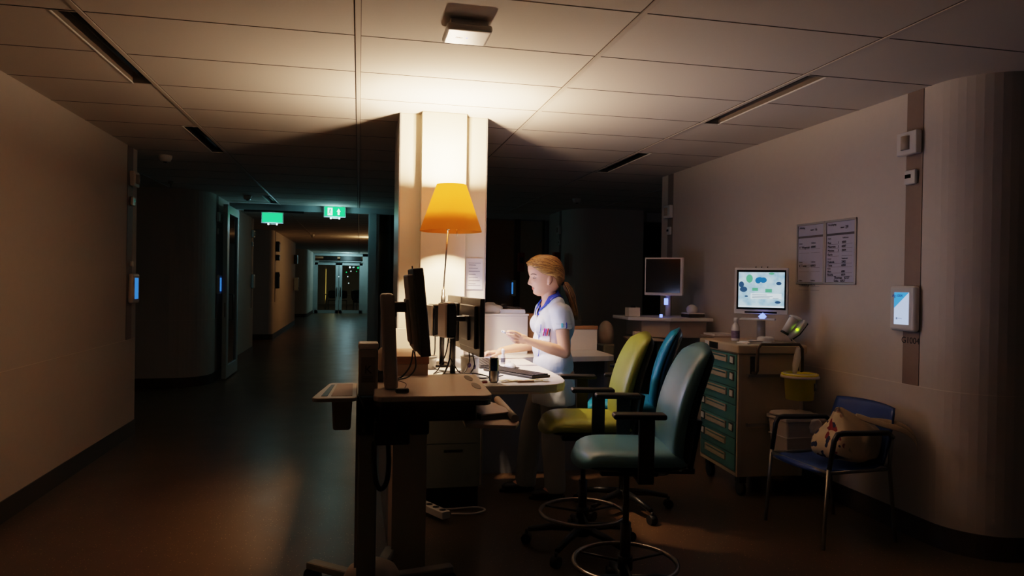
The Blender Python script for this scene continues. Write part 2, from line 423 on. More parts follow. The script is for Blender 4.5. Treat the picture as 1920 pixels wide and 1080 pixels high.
# taupe guide strips with their devices
def guide_strip(n, x, nx, y0, y1, z0=.887):
    b = MB().bx(x, x+nx*.004, y0, y1, z0, CH-.002)
    return struct(b.build('trim_%d' % n, M['strip']))
def tablet(x, nx, y, z, label, bright=True, s=1.0):
    t = thing('room_tablet', label, 'tablet', (x, y, z), 0)
    d = nx*.045; w = .105; h = .135
    b = MB().box((d/2, 0, 0), (abs(d), 2*w*.95, 2*h)); b.build('housing', M['whitep'], t, bevel=.02, seg=4)
    if bright:
        s_ = MB()
        # white page with a blue upper-left triangle
        xx = d+nx*.0008; sy = -nx
        yl, yr = -nx*-.058, -nx*.058
        yl, yr = (.058, -.058) if nx < 0 else (-.058, .058)
        s_.quad([(xx, yl, -.095), (xx, yr, -.095), (xx, yr, .095), (xx, yl, .095)], 0)
        o = s_.build('screen', [M['screen_w']], t)
        MB().quad([(xx+nx*.0006, yl, .0), (xx+nx*.0006, yr, .095), (xx+nx*.0006, yl, .095)]).build('blue_corner', M['screen_b'], o)
        text('Ag-1004', .024, 'room_caption', pmat('caption_navy', '#1c3f7a', .6, emit='#1c4f9a', estr=.4), o, (xx+nx*.0015, yl*.55, .074), T_FACE_NX if nx < 0 else frame3((0, 1, 0), (0, 0, 1)))
        MB().bx(xx, xx+nx*.001, yl*.72, yl*.5, -.066, -.054).bx(xx, xx+nx*.001, yl*.4, -yl*.1, -.061, -.058).build('logo', pmat('logo_blue', '#8fa3cc', .6, emit='#8fa3cc', estr=.5), o)
    else:
        MB().box((d+nx*.001, 0, 0), (.002, .1, .19)).build('screen', M['tablet_far'], t)
    return t
def devices(x, nx, y, tagl, which='all', ztop=2.31):
    t = thing('motion_sensor', 'white wall motion sensor box '+tagl, 'sensor', (x+nx*.004, y, ztop), 0, 'wall motion sensors')
    MB().box((nx*.02, 0, 0), (.04, .155, .135)).build('housing', M['whitep'], t, bevel=.006)
    MB().cyl((nx*.032, .004, -.04), (nx*.032, .004, .04), .032, seg=24).build('lens', M['cartp'], t)
    t = thing('call_indicator', 'small white call indicator with dark window '+tagl, 'indicator', (x+nx*.004, y-.01, ztop-.2), 0, 'call indicators')
    MB().box((nx*.011, 0, 0), (.022, .085, .085)).build('housing', M['whitep'], t, bevel=.008)
    MB().box((nx*.0225, .012, .005), (.002, .045, .022)).build('window', M['gloss'], t)
g1 = guide_strip(1, 3.19, -1, 3.52, 3.645)
text('G1004', .052, 'room_number', M['ink'], g1, (3.185, 3.585, 1.145), T_FACE_NX)
tablet(3.186, -1, 3.61, 1.335, 'lit room tablet on the right wall above the G1004 strip')
devices(3.186, -1, 3.60, 'on the right wall high above the G1004 tablet')
g2 = guide_strip(2, 3.19, -1, 6.87, 6.99)
devices(3.186, -1, 6.93, 'at the far end of the right wall', ztop=2.22)
g3 = guide_strip(3, -2.02, 1, 6.87, 7.02)
tablet(-2.016, 1, 7.0, 1.345, 'blue lit room tablet at the end of the left wall', bright=False)
devices(-2.016, 1, 6.98, 'at the end of the left wall', ztop=2.33)
tag(MB().box((-2.005, 6.97, 1.565), (.02, .05, .05)).build('wall_button', M['rim'], bevel=.004), 'small white wall button above the left wall tablet', 'button')
g4 = guide_strip(4, -1.97, 1, 10.62, 10.74)
tablet(-1.966, 1, 10.72, 1.36, 'blue lit room tablet on the rounded wall beside the open door', bright=False)
devices(-1.966, 1, 10.68, 'on the rounded wall beside the open door')
g5 = guide_strip(5, -2.02, 1, 14.3, 14.42)
tablet(-2.016, 1, 14.4, 1.4, 'pale room tablet on the wall past the open door', bright=False).children[1].data.materials[0] = M['frame']
devices(-2.016, 1, 14.36, 'on the wall past the open door')
g6 = guide_strip(6, -2.01, 1, 18.1, 18.25)
for zc, hh, nm, lb in ((2.25, .25, 'wall_speaker', 'dark wall speaker high on the warm lit corridor wall'), (1.98, .14, 'wall_detector', 'small dark detector on the warm lit corridor wall'), (1.42, .4, 'wall_dispenser', 'dark dispenser box on the warm lit corridor wall')):
    t = thing(nm, lb, 'wall device', (-2.0, 18.3, zc)); MB().box((.04, 0, 0), (.08, .2, hh)).build('housing', M['black'], t, bevel=.01); MB().box((.085, 0, hh*.3), (.01, .1, hh*.15)).build('panel', M['dark'], t)
t = thing('wall_clock_box', 'dark box high at the end of the warm corridor wall', 'wall device', (-2.0, 23.3, 2.08)); MB().box((.05, 0, 0), (.1, .3, .28)).build('housing', M['black'], t, bevel=.01); MB().box((.102, 0, 0), (.004, .22, .2)).build('face', M['dark'], t)
t = thing('wall_dispenser', 'pale dispenser at the end of the warm corridor wall', 'dispenser', (-2.0, 23.3, 1.3)); MB().box((.07, 0, 0), (.14, .25, .42)).build('housing', M['frame'], t, bevel=.03); MB().box((.145, 0, -.12), (.01, .1, .06)).build('spout', M['dark'], t)
g7 = guide_strip(7, 3.16, -1, 10.93, 11.05)
devices(3.156, -1, 10.99, 'in the dark behind the nurse')

# white bezelled ceiling box (access point), smoke detectors, ceiling sprinklers
t = thing('access_point', 'white square access point with a tiny blue light on the ceiling', 'access point', (.465, 3.21, CH))
MB().box((0, 0, -.012), (.17, .17, .024)).build('bracket', M['whitep'], t, bevel=.004)
MB().box((0, 0, -.04), (.205, .2, .032)).build('housing', M['whitep'], t, bevel=.012, seg=3)
MB().cyl((.0, .0, -.0555), (.0, .0, -.0575), .0035, seg=12).build('status_light', M['ledb'], t)
text('((o))', .018, 'emblem', M['greyink'], t, (-.035, -.0, -.0572), frame3((1, 0, 0), (0, -1, 0)))
def smoke(x, y, lab):
    t = thing('smoke_detector', lab, 'smoke detector', (x, y, CH), 0)
    MB().lathe([(.0, 0), (.06, 0), (.062, -.02), (.045, -.055), (.0, -.06)], seg=28).build('housing', M['whitep'], t)
    MB().lathe([(.0, -.06), (.018, -.06), (.016, -.07), (0, -.071)], seg=16).build('sensor_cap', M['dark'], t)
smoke(-1.83, 7.35, 'round white smoke detector on the ceiling near the left wall corner')
smoke(-1.55, 10.55, 'dark smoke detector on the ceiling above the open door')
smoke(2.9, 9.3, 'smoke detector on the dark ceiling behind the pillar at the right')
smoke(-1.2, 19.0, 'small smoke detector on the corridor ceiling past the exit signs')
tag(MB().cyl((-2.25, 9.3, CH), (-2.25, 9.3, CH-.03), .03).cyl((-2.25, 9.3, CH-.03), (-2.25, 9.3, CH-.07), .008).cyl((-2.25, 9.3, CH-.07), (-2.25, 9.3, CH-.074), .02).build('sprinkler', M['steel']), 'sprinkler head on the dark passage ceiling at left', 'sprinkler')

# ---- portal with glass side panel and open leaf (Y 11.7)
struct(MB().bx(-2.0, 3.16, 11.67, 11.75, 2.525, CH).build('trim_8', M['frame']))
struct(MB().bx(.15, .265, 11.66, 11.76, 0, 2.525).bx(.14, .15, 11.68, 11.74, 0, 2.525).build('trim_9', M['frame']))
struct(MB().bx(-1.975, -1.93, 11.66, 11.76, 0, 2.525).build('trim_10', M['frame']))
w = struct(MB().bx(.265, .31, 11.68, 11.74, 0, 2.525).bx(.31, 2.0, 11.68, 11.74, 0, .12).bx(1.0, 1.06, 11.68, 11.74, 0, 2.525).bx(1.95, 2.0, 11.68, 11.74, 0, 2.525).build('window_1', M['frame']))
MB().bx(.31, 1.95, 11.70, 11.715, .12, 2.525).build('pane', M['glassdark'], w)
# open door leaf seen nearly edge on
t = thing('door_leaf', 'open narrow glazed door leaf at the left of the corridor', 'door', (-1.86, 11.66, 0))
MB().bx(-.03, .03, -.98, 0, .02, .20).bx(-.03, .03, -.98, 0, 2.38, 2.5).bx(-.03, .03, -.98, -.82, .2, 2.38).bx(-.03, .03, -.12, 0, .2, 2.38).build('leaf_frame', M['frame'], t, bevel=.003)
MB().bx(-.008, .008, -.82, -.12, .2, 2.38).build('pane', M['glassdark'], t)
MB().tube([(.03, -.80, .85), (.085, -.80, .85), (.085, -.80, 1.22), (.03, -.80, 1.22)], .012).build('handle', M['darksteel'], t)
MB().bx(.0, .012, -.985, -.98, .9, 1.1).build('lock_plate', M['chrome'], t)
tag(MB().bx(-1.75, -.86, 11.56, 11.6, 2.488, 2.515).build('door_rail', M['black']), 'long dark door closer rail below the corridor header', 'rail')
def exit_sign(x, y, z, lab, arrow):
    t = thing('exit_sign', lab, 'exit sign', (x, y, z), 0)
    MB().bx(-.17, .17, 0, .04, -.09, .095).build('housing', M['frame'], t, bevel=.004)
    p = MB().bx(-.155, .155, -.003, 0, -.075, .075).build('panel', M['sign'], t)
    b = MB(); 
    if arrow:
        MB().bx(-.11, -.035, -.006, -.003, -.06, .06).build('doorway_symbol', M['signw'], p)
        b.prism([(.03, -.0), (.06, .05), (.09, 0), (.075, 0), (.075, -.05), (.045, -.05), (.045, 0)], -.006, -.003, 0, Matrix(((1, 0, 0, .0), (0, 0, 1, 0), (0, 1, 0, 0), (0, 0, 0, 1))))
        b.build('arrow_symbol', M['signw'], p)
        # running figure in the doorway
        g = MB(); g.ball((-.07, -.007, .035), .011, seg=10); g.tube([(-.072, -.007, .025), (-.078, -.007, -.01)], .009, seg=6)
        g.tube([(-.078, -.007, -.01), (-.06, -.007, -.025), (-.064, -.007, -.045)], .006, seg=6); g.tube([(-.078, -.007, -.01), (-.09, -.007, -.03), (-.1, -.007, -.032)], .006, seg=6)
        g.tube([(-.072, -.007, .02), (-.055, -.007, .008)], .005, seg=6); g.tube([(-.072, -.007, .02), (-.09, -.007, .01)], .005, seg=6); g.build('running_figure', M['sign'], p)
    for sx in (-.06, .07): MB().ball((sx, .01, -.105), .014, seg=12).build('spot', M['ledw'], t)
    MB().bx(-.05, .06, .005, .02, -.108, -.100).build('bar', M['steel'], t)
    MB().bx(-.02, .02, .01, .03, .09, .14).build('bracket', M['steel'], t)
exit_sign(-.39, 11.6, 2.555-.02, 'green exit sign with running figure and arrow at the corridor entrance', True)
exit_sign(-1.38, 12.0, 2.44, 'green exit sign partly behind the dark rail at the left', False)
# dark back wall right of the pillar, behind nurse
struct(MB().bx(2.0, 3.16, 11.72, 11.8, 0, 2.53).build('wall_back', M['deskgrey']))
dr = struct(MB().bx(2.66, 3.04, 11.69, 11.72, 0, 2.5).build('door_1', M['beige']))
MB().bx(2.6, 2.66, 11.67, 11.72, 0, 2.53).bx(3.04, 3.08, 11.67, 11.72, 0, 2.53).build('door_frame', M['base'], dr)
d2 = struct(MB().bx(2.1, 2.55, 11.69, 11.72, 0, 2.5).build('door_2', M['wood']))
MB().bx(2.05, 2.1, 11.67, 11.72, 0, 2.53).bx(2.55, 2.6, 11.67, 11.72, 0, 2.53).build('door_frame', M['base'], d2)
for (x, y, z, lab) in ((2.66, 11.62, 1.8, 'dark red fire alarm box behind the nurse, left one'), (3.03, 10.75, 1.78, 'dark red fire cabinet behind the nurse, right one')):
    t = thing('fire_box', lab, 'fire box', (x, y, z)); MB().bx(-.05, .05, -.06, .06, -.16, .16).build('housing', M['redbox'], t, bevel=.008); MB().bx(-.03, .03, -.065, -.06, -.02, .08).build('window', M['black'], t)
tablet(2.56, -1, 11.6, 1.36, 'small blue glowing room tablet far behind the nurse', bright=False)
# corridor end glass doors
t = struct(MB().bx(-1.95, -1.88, 31.85, 31.95, 0, 2.6).bx(.15, .5, 31.85, 31.95, 0, 2.6).bx(-1.88, .5, 31.85, 31.95, 2.5, 2.6).bx(-1.88, .15, 31.85, 31.95, 2.2, 2.28).build('trim_11', M['frame']))
for i, (x0, x1) in enumerate(((-1.88, -.87), (-.85, .15))):
    o = struct(MB().bx(x0, x0+.13, 31.87, 31.93, 0, 2.2).bx(x1-.13, x1, 31.87, 31.93, 0, 2.2).bx(x0, x1, 31.87, 31.93, 0, .13).bx(x0, x1, 31.87, 31.93, 2.1, 2.2).build('door_%d' % (4+i), M['frame']))
    MB().bx(x0+.13, x1-.13, 31.895, 31.905, .13, 2.1).build('pane', M['glass'], o)
    hx = x1-.07 if i == 0 else x0+.07
    MB().tube([(hx, 31.87, 1.12), (hx, 31.8, 1.1), (hx, 31.8, .75), (hx, 31.87, .73)], .018).build('handle', M['darksteel'], o)
    w_ = struct(MB().bx(x0+.35 if i == 0 else x0+.04, x1-.06, 31.88, 31.94, 2.3, 2.48).build('window_%d' % (2+i), M['black']))
tag(MB().bx(-1.7, .1, 31.76, 31.8, 2.235, 2.26).build('door_closer_rail', M['black']), 'dark closer rail above the far glass doors', 'rail')
# lounge beyond the glass doors
t = thing('lounge_table', 'white table in the dim lounge beyond the glass doors', 'table', (-.9, 36, 0))
MB().bx(-.8, .8, -.4, .4, .72, .76).build('table_top', M['white'], t)
for sx in (-.7, .7):
    for sy in (-.3, .3): MB().cyl((sx, sy, 0), (sx*.9, sy, .72), .025).build('leg', M['white'], t)
t = thing('lounge_armchair', 'dark armchair beyond the far glass doors at the right', 'armchair', (.1, 34.6, 0), .4)
MB().pad(.7, .65, .16, lambda x, l, q: Vector((x, l-.33, .42+q))).build('seat', M['black'], t)
MB().pad(.7, .55, .14, lambda x, l, q: Vector((x, .3-q+.25*l, .45+l))).build('backrest', M['black'], t)
for sx in (-.28, .28): MB().cyl((sx, -.25, 0), (sx, -.2, .4), .02).build('leg', M['black'], t)
for sx in (-.28, .28): MB().cyl((sx, .25, 0), (sx, .2, .4), .02).build('leg', M['black'], t)
def small_chair(x, y, lab):
    t = thing('lounge_chair', lab, 'chair', (x, y, 0)); MB().pad(.42, .42, .03, lambda a, l, q: Vector((a, l-.21, .46+q))).build('seat', M['dark'], t)
    MB().pad(.42, .4, .03, lambda a, l, q: Vector((a, .22-q, .55+l))).build('backrest', M['dark'], t)
    for sx in (-.18, .18):
        for sy in (-.18, .18): MB().cyl((sx, sy, 0), (sx, sy, .46), .014).build('leg', M['steel'], t)
small_chair(-1.25, 35.3, 'small chair at the white lounge table, left side'); small_chair(-.75, 35.2, 'small chair at the white lounge table, middle')
t = thing('lit_partition', 'warm lit door frame edge in the dim lounge', 'partition', (-1.62, 37, 0)); MB().bx(-.05, .02, 0, .1, 0, 2.1).build('post', M['cream'], t); MB().bx(-.02, -.005, -.01, 0, .1, 2.0).build('light_strip', M['warmled'], t)
for (x, z, c, r) in ((-.93, 2.15, 'ledw', .05), (-.45, 2.1, 'ledw', .06), (-.4, 1.9, 'ledw', .03), (-.62, 1.85, 'sign', .04), (-.05, 2.08, 'sign', .07), (-.12, 1.9, 'sign', .03), (-1.0, 1.62, 'ledw', .025), (-.55, 1.63, 'ledw', .025), (-.5, 1.3, 'ledw', .03), (-1.02, 1.35, 'ledw', .02)):
    t = thing('pendant_light', 'tiny glowing pendant light in the dim lounge beyond the glass doors', 'light', (x, 36.5, z), 0, 'tiny lights in the lounge')
    MB().ball((0, 0, 0), r*.75, seg=10).build('globe', M[c], t); MB().cyl((0, 0, r*.7), (0, 0, CH-z), .004, seg=6).build('cord', M['black'], t)

# ------------------------------------------------------------------ pillar
pl = struct(MB().bx(.27, .875, 4.98, 5.6, 0, CH).build('wall_pillar', M['cream'], bevel=.003))
MB().bx(.41, .72, 4.885, 4.98, 0, CH).build('pillar_core', M['cream'], pl, bevel=.004)
MB().bx(.262, .27, 4.972, 5.6, 0, CH).bx(.875, .881, 4.972, 5.6, 0, CH).build('corner_profile', M['alu'], pl)
t = thing('notice_sheet', 'faint printed paper sheet taped on the right of the pillar', 'paper', (.80, 4.972, 1.52))
MB().bx(-.06, .06, 0, .004, -.12, .1).build('sheet', M['paper'], t)
b = MB()
for k in range(7): b.bx(-.04, .01+.03*((k*37) % 3)/2, -.0012, 0, .05-k*.022, .053-k*.022)
b.bx(-.045, .045, -.0012, 0, -.095, -.093).bx(-.045, .045, -.0012, 0, .065, .067).build('printed_lines', M['greyink'], t)

# ------------------------------------------------------------------ desk
DZ = .92
dp = [(.37, 3.57), (.95, 3.57)] + [(1.03, 3.60), (1.08, 3.65), (1.115, 3.74), (1.135, 3.88), (1.14, 4.1), (1.14, 4.80), (1.12, 4.86), (.8, 4.872), (.37, 4.872)]
t = thing('desk', 'white curved high desk lit by the orange lamp', 'desk')
MB().prism(dp, DZ-.035, DZ).build('desk_top', M['white'], t, bevel=.004)
MB().prism([(x*.995+.003, y*.998+.006) for x, y in dp], DZ-.045, DZ-.0352).build('edge_band', M['cream'], t)
MB().bx(.36, .84, 3.98, 4.02, .82, .874).bx(.36, .84, 4.3, 4.34, .82, .874).build('frame_rail', M['deskgrey'], t)
t = thing('drawer_unit', 'grey green drawer cabinet under the desk', 'cabinet', (.6, 4.65, 0))
MB().bx(-.175, .175, -.17, .2, .14, .87).build('carcass', M['cab'], t, bevel=.003)
MB().bx(-.17, .17, -.14, .2, 0, .14).build('plinth', M['black'], t)
for z0, z1 in ((.145, .42), (.425, .66), (.665, .865)):
    d = MB().bx(-.172, .172, -.188, -.171, z0, z1).build('drawer', M['cab'], t, bevel=.002); MB().bx(-.06, .06, -.196, -.188, z1-.05, z1-.035).build('handle', M['black'], d)
t = thing('high_counter', 'tall beige end counter with wooden top at the near desk corner', 'counter')
MB().bx(.175, .345, 3.56, 3.97, 0, 1.035).build('body', M['beige'], t, bevel=.002)
MB().bx(.17, .35, 3.553, 3.98, 1.036, 1.075).build('counter_top', M['wood'], t, bevel=.002)
t = thing('desk_screen', 'high desk screen lit cream beside the pillar', 'screen')
MB().bx(.2, .405, 4.88, 4.91, .0, 1.125).build('front_panel', M['cream'], t)
MB().bx(.165, .198, 3.99, 5.5, 0, 1.195).build('side_panel', M['deskgrey'], t)
t = thing('back_counter', 'white back counter behind the nurse with rounded end', 'counter')
MB().prism([(.89, 4.9), (1.78, 4.97)] + arc(1.80, 5.05, .08, 280, 360, 6) + [(1.88, 5.42), (.89, 5.42)], DZ-.04, DZ).build('counter_top', M['white'], t, bevel=.004)
MB().bx(1.86-.03, 1.86, 5.1, 5.42, 0, DZ-.041).build('end_panel', M['deskgrey'], t)
MB().bx(.89, 1.829, 5.27, 5.3, 0, DZ-.041).build('rear_panel', M['deskgrey'], t)
MB().bx(1.25, 1.88, 5.425, 5.45, 0, 1.085).build('rear_screen', M['cream'], t)
MB().bx(1.25, 1.885, 5.42, 5.455, 1.086, 1.115).build('cap', M['wood'], t)
t = thing('wooden_organizer', 'reddish brown wooden rack beside the white cabinet', 'rack', (1.265, 5.28, DZ))
MB().bx(-.014, .03, -.1, .1, 0, .30).build('side', M['wood'], t); MB().bx(.031, .05, -.1, .1, 0, .02).bx(.031, .05, -.1, .1, .12, .13).build('shelf', M['wood'], t)
t = thing('white_cabinet', 'white box cabinet on the counter behind the nurse\'s hands', 'cabinet', (1.065, 5.27, DZ))
MB().bx(-.17, .17, -.14, .14, 0, .285).build('body', M['white'], t, bevel=.003); MB().bx(-.176, .176, -.147, .14, .286, .30).build('lid', M['white'], t, bevel=.003)
CZ = DZ+.30
t = thing('paper_stack', 'stack of white papers on top of the white cabinet', 'paper', (1.13, 5.25, CZ)); b = MB()
for k in range(6): b.box((random.uniform(-.004, .004), 0, .003+k*.005), (.19, .16, .0045), (0, 0, random.uniform(-.04, .04)))
b.build('sheets', M['paper'], t)
b = MB(); b.ball((.97, 5.25, CZ+.03), (.095, .09, .045), seg=24); 
o = b.build('plastic_bag', M['bag']); tag(o, 'white crumpled plastic bag on top of the white cabinet', 'bag')
for v in o.data.vertices: v.co += Vector(noise.noise_vector(v.co*22))*.012 if v.co.z > CZ+.003 else Vector((0, 0, CZ+.001-v.co.z))
def cable(name, pts, r, mat, lab, sub=6):
    P = [Vector(p) for p in pts]; out = []
    for i in range(len(P)-1):
        p0 = P[max(0, i-1)]; p1 = P[i]; p2 = P[i+1]; p3 = P[min(len(P)-1, i+2)]
        for k in range(sub):
            u = k/sub; out.append(.5*((2*p1)+(p2-p0)*u+(2*p0-5*p1+4*p2-p3)*u*u+(3*p1-p0-3*p2+p3)*u**3))
    out.append(P[-1]); o = MB().tube(out, r, seg=8).build(name, M[mat])
    return tag(o, lab, 'cable') if lab else o
cable('cable_coil', [(1.0, 5.2, CZ+.075), (1.04, 5.22, CZ+.06), (1.12, 5.25, CZ+.042), (1.2, 5.2, CZ+.04), (1.22, 5.3, CZ+.04), (1.12, 5.32, CZ+.045), (1.06, 5.24, CZ+.05), (1.15, 5.19, CZ+.043), (1.21, 5.24, CZ+.045)], .004, 'dark', 'dark coiled cable lying on the papers on the white cabinet')
tag(MB().ball((1.08, 5.32, CZ+.055), (.035, .025, .02)).build('computer_mouse', M['black']), 'black mouse lying on papers on top of the white cabinet', 'mouse')

# ---- lamp
LX, LY = .575, 4.55
t = thing('table_lamp', 'tall desk lamp with glowing orange cone shade before the pillar', 'lamp', (LX, LY, 0))
MB().lathe([(0, DZ+.001), (.058, DZ+.001), (.06, DZ+.012), (.02, DZ+.02), (0, DZ+.02)], (-.045, 0, 0), 32).build('base', M['steel'], t)
MB().cyl((-.045, 0, DZ+.02), (-.043, 0, 1.40), .011, seg=16).cyl((-.0445, 0, 1.26), (-.043, 0, 1.36), .015, seg=16).build('sleeve', M['steel'], t)
MB().cyl((-.043, 0, 1.38), (-.018, 0, 1.80), .005, seg=12).cyl((-.02, 0, 1.79), (0, 0, 1.95), .006, seg=12).cyl((-.02, 0, 1.785), (-.02, 0, 1.80), .014, seg=12).build('stem', M['chrome'], t)
MB().lathe([(.2, 1.775), (.096, 2.075), (.094, 2.074), (.198, 1.774)], seg=72, closed=True).build('shade', M['shade'], t, recalc=True)
MB().cyl((.035, -.02, 1.8), (.038, -.02, 1.745), .002, seg=8).build('switch_cord', M['chrome'], t)
MB().ball((0, 0, 2.02), (.028, .028, .036)).build('bulb', emis('bulb_glow', '#ffe2b0', 30), t)
for k in range(3): MB().cyl((0, 0, 1.94), (.13*math.cos(k*2.1+.4), .13*math.sin(k*2.1+.4), 1.94), .0015, seg=6).build('spider', M['chrome'], t)

# ---- desk monitors on poles with thin clients
def desk_monitor(xn, yn, xf_, yf, lab, on=True, py=0.0):
    cx, cy = (xn+xf_)/2, (yn+yf)/2; ang = math.atan2(-(xf_-xn), (yf-yn))
    t = thing('desk_monitor', lab, 'monitor', (cx, cy, DZ), ang, 'monitors on the white desk')
    W = math.hypot(xf_-xn, yf-yn)
    # local: width along Y, screen faces +X
    MB().bx(-.008, .02, -W/2, W/2, .12, .44).build('bezel', M['monback'], t, bevel=.004)
    MB().bx(-.028, -.008, -W*.40, W*.40, .16, .40).box((-.034, 0, .27), (.014, .16, .14)).build('back_housing', M['monback'], t, bevel=.012, seg=3)
    MB().bx(.0202, .0212, -W/2+.015, W/2-.015, .14, .425).build('screen', M['screen'] if on else M['screenoff'], t)
    MB().box((-.07, py/2, .32), (.06, .045+abs(py), .03)).cyl((-.105, py, .285), (-.105, py, .345), .02).build('mount_arm', M['black'], t, bevel=.003)
    MB().cyl((-.105, py, .012), (-.105, py, .40), .016).build('pole', M['monback'], t)
    MB().cyl((-.105, py, .001), (-.105, py, .012), .055, seg=28).build('pole_base', M['monback'], t)
    return t
desk_monitor(.655, 3.80, .615, 4.27, 'nearer black desk monitor seen from behind on its pole')
desk_monitor(.625, 4.34, .60, 4.80, 'farther black desk monitor behind the nearer one', py=-.13)
for (x, y, z, lab) in ((.492, 3.955, 1.235, 'black mini computer hung behind the nearer monitor'), (.462, 4.42, 1.21, 'black mini computer hung behind the farther monitor')):
    t = thing('mini_computer', lab, 'computer', (x, y, z), .25)
    MB().box((0, 0, 0), (.05, .125, .20)).build('case', M['gloss'], t, bevel=.012, seg=3)
    MB().box((-.034, 0, 0), (.012, .115, .19)).build('lit_side', M['cartp'], t, bevel=.004)  # beige plate paints lamplight onto the black case's left side
    MB().bx(-.02, .02, -.066, -.0635, -.08, .08).build('vent', M['black'], t)
    MB().box((.032, .0, .03), (.02, .04, .05)).build('bracket', M['black'], t)
# tangled leads
z = DZ+.008
for i, (pts, lab) in enumerate((
    ([(.51, 3.96, 1.13), (.5, 3.93, 1.02), (.47, 3.9, z+.02), (.44, 3.85, z), (.5, 3.8, z), (.58, 3.78, z), (.64, 3.82, z)], 'black lead drooping from the nearer mini computer to the desk'),
    ([(.50, 3.98, 1.13), (.48, 3.96, 1.04), (.44, 3.95, .96), (.42, 4.0, z), (.46, 4.08, z), (.52, 4.1, z)], 'black lead bundled beside the nearer monitor pole'),
    ([(.47, 4.42, 1.11), (.465, 4.38, 1.02), (.45, 4.35, .95), (.46, 4.2, z), (.55, 4.1, z), (.62, 4.15, z)], 'black lead hanging from the farther mini computer'),
    ([(.62, 4.0, 1.05), (.62, 3.98, 1.0), (.58, 3.9, .95), (.54, 3.86, .96), (.5, 3.92, 1.03)], 'black lead looping under the nearer monitor left of the mug'),
    ([(.63, 3.93, 1.05), (.64, 3.92, .98), (.61, 3.88, .935), (.66, 3.8, z), (.74, 3.85, z), (.80, 4.0, z)], 'black lead running from the nearer monitor towards the keyboard'),
    ([(.45, 3.75, z), (.52, 3.72, .96), (.6, 3.72, .965), (.67, 3.74, .95), (.72, 3.82, z), (.8, 3.9, z)], 'black lead arching over the desk near the can'),
    ([(.44, 3.9, z), (.47, 3.7, z+.02), (.55, 3.64, z), (.62, 3.68, z), (.58, 3.8, z), (.5, 3.82, z)], 'coiled black lead at the front of the desk'))):
    cable('computer_cable', pts, .0035 if i else .005, 'cable', lab)
# desk-top items
def keyboard(x, y, rz, lab, grp=None, z=DZ, W=.44, D=.14):
    t = thing('keyboard', lab, 'keyboard', (x, y, z), rz, grp)
    MB().prism([(-W/2, -D/2), (W/2, -D/2), (W/2, D/2), (-W/2, D/2)], 0.001, .014).build('case', M['dark'], t, bevel=.004)
    b = MB()
    for r in range(5):
        for c in range(20):
            b.box((-W/2+.02+c*(W-.04)/19, -D/2+.02+r*(D-.04)/4, .0175), ((W-.04)/19*.82, (D-.04)/4*.82, .006))
    b.build('keys', M['black'], t); return t
keyboard(.90, 4.02, math.radians(-62), 'dark keyboard at an angle on the front of the white desk')
keyboard(.80, 4.5, math.radians(90), 'dark keyboard in front of the farther monitor near the nurse\'s hand')
t = thing('computer_mouse', 'white computer mouse on its dark mat beside the keyboard', 'mouse', (.925, 4.30, DZ)); MB().ball((0, 0, .012), (.035, .058, .024)).build('shell', M['whitep'], t)
MB().cyl((0, 0, .001), (0, 0, .004), .06).build('pad_disc', M['dark'], t); MB().cyl((0, .02, .034), (.0, .02, .04), .008).build('wheel', M['whitep'], t)
t = thing('computer_mouse', 'grey mouse under the nurse\'s right hand', 'mouse', (.90, 4.807, DZ+.001), 0); MB().ball((0, 0, .012), (.05, .03, .018)).build('shell', M['whitep'], t); MB().box((-.03, 0, .027), (.012, .006, .006)).build('wheel', M['dark'], t)
t = thing('dropper_bottle', 'small clear dropper bottle standing on the white desk', 'bottle', (.925, 4.52, DZ)); MB().lathe([(0, .001), (.014, .001), (.015, .05), (.009, .062), (.008, .07)], seg=20).build('bottle_body', M['whitep'], t)
MB().lathe([(.01, .07), (.011, .09), (.006, .1), (0, .1)], seg=20).build('cap', M['rim'], t); MB().lathe([(.0153, .012), (.0156, .04)], seg=20).build('bottle_label', M['greyink'], t)
def can_mat():
    m = pmat('can_blue_silver', '#123a63', .25, metal=.7, var=.02); nt = m.node_tree; N = nt.nodes.new; L = nt.links.new; b = nt.nodes['Principled BSDF']; tc = nt.nodes['Texture Coordinate']
    sx = N('ShaderNodeSeparateXYZ'); L(tc.outputs['Object'], sx.inputs[0]); at = N('ShaderNodeMath'); at.operation = 'ARCTAN2'; L(sx.outputs[1], at.inputs[0]); L(sx.outputs[0], at.inputs[1])
    s1 = N('ShaderNodeMath'); s1.operation = 'MULTIPLY'; s1.inputs[1].default_value = 2; L(at.outputs[0], s1.inputs[0]); s2 = N('ShaderNodeMath'); s2.operation = 'SINE'; L(s1.outputs[0], s2.inputs[0])
    s3 = N('ShaderNodeMath'); s3.operation = 'MULTIPLY'; L(s2.outputs[0], s3.inputs[0])
    hh = N('ShaderNodeMath'); hh.operation = 'SUBTRACT'; hh.inputs[0].default_value = .065; L(sx.outputs[2], hh.inputs[1]); L(hh.outputs[0], s3.inputs[1])
    g = N('ShaderNodeMath'); g.operation = 'GREATER_THAN'; g.inputs[1].default_value = 0; L(s3.outputs[0], g.inputs[0])
    mx = N('ShaderNodeMix'); mx.data_type = 'RGBA'; L(g.outputs[0], mx.inputs[0]); mx.inputs[6].default_value = lin('#0f3a66'); mx.inputs[7].default_value = lin('#b9b4ac'); L(mx.outputs[2], b.inputs['Base Color']); return m
t = thing('drink_can', 'slim blue and silver energy drink can at the desk edge', 'can', (.705, 3.68, DZ), .6)
MB().lathe([(0, .004), (.018, .001), (.0255, .01), (.0265, .014), (.0265, .118), (.023, .128)], seg=32).build('can_body', can_mat(), t)
MB().lathe([(.023, .128), (.0235, .1335), (.021, .1335), (.020, .129), (0, .129)], seg=32).build('can_lid', M['steel'], t)
MB().ball((0, .004, .131), (.006, .01, .001)).build('pull_tab', M['chrome'], t)
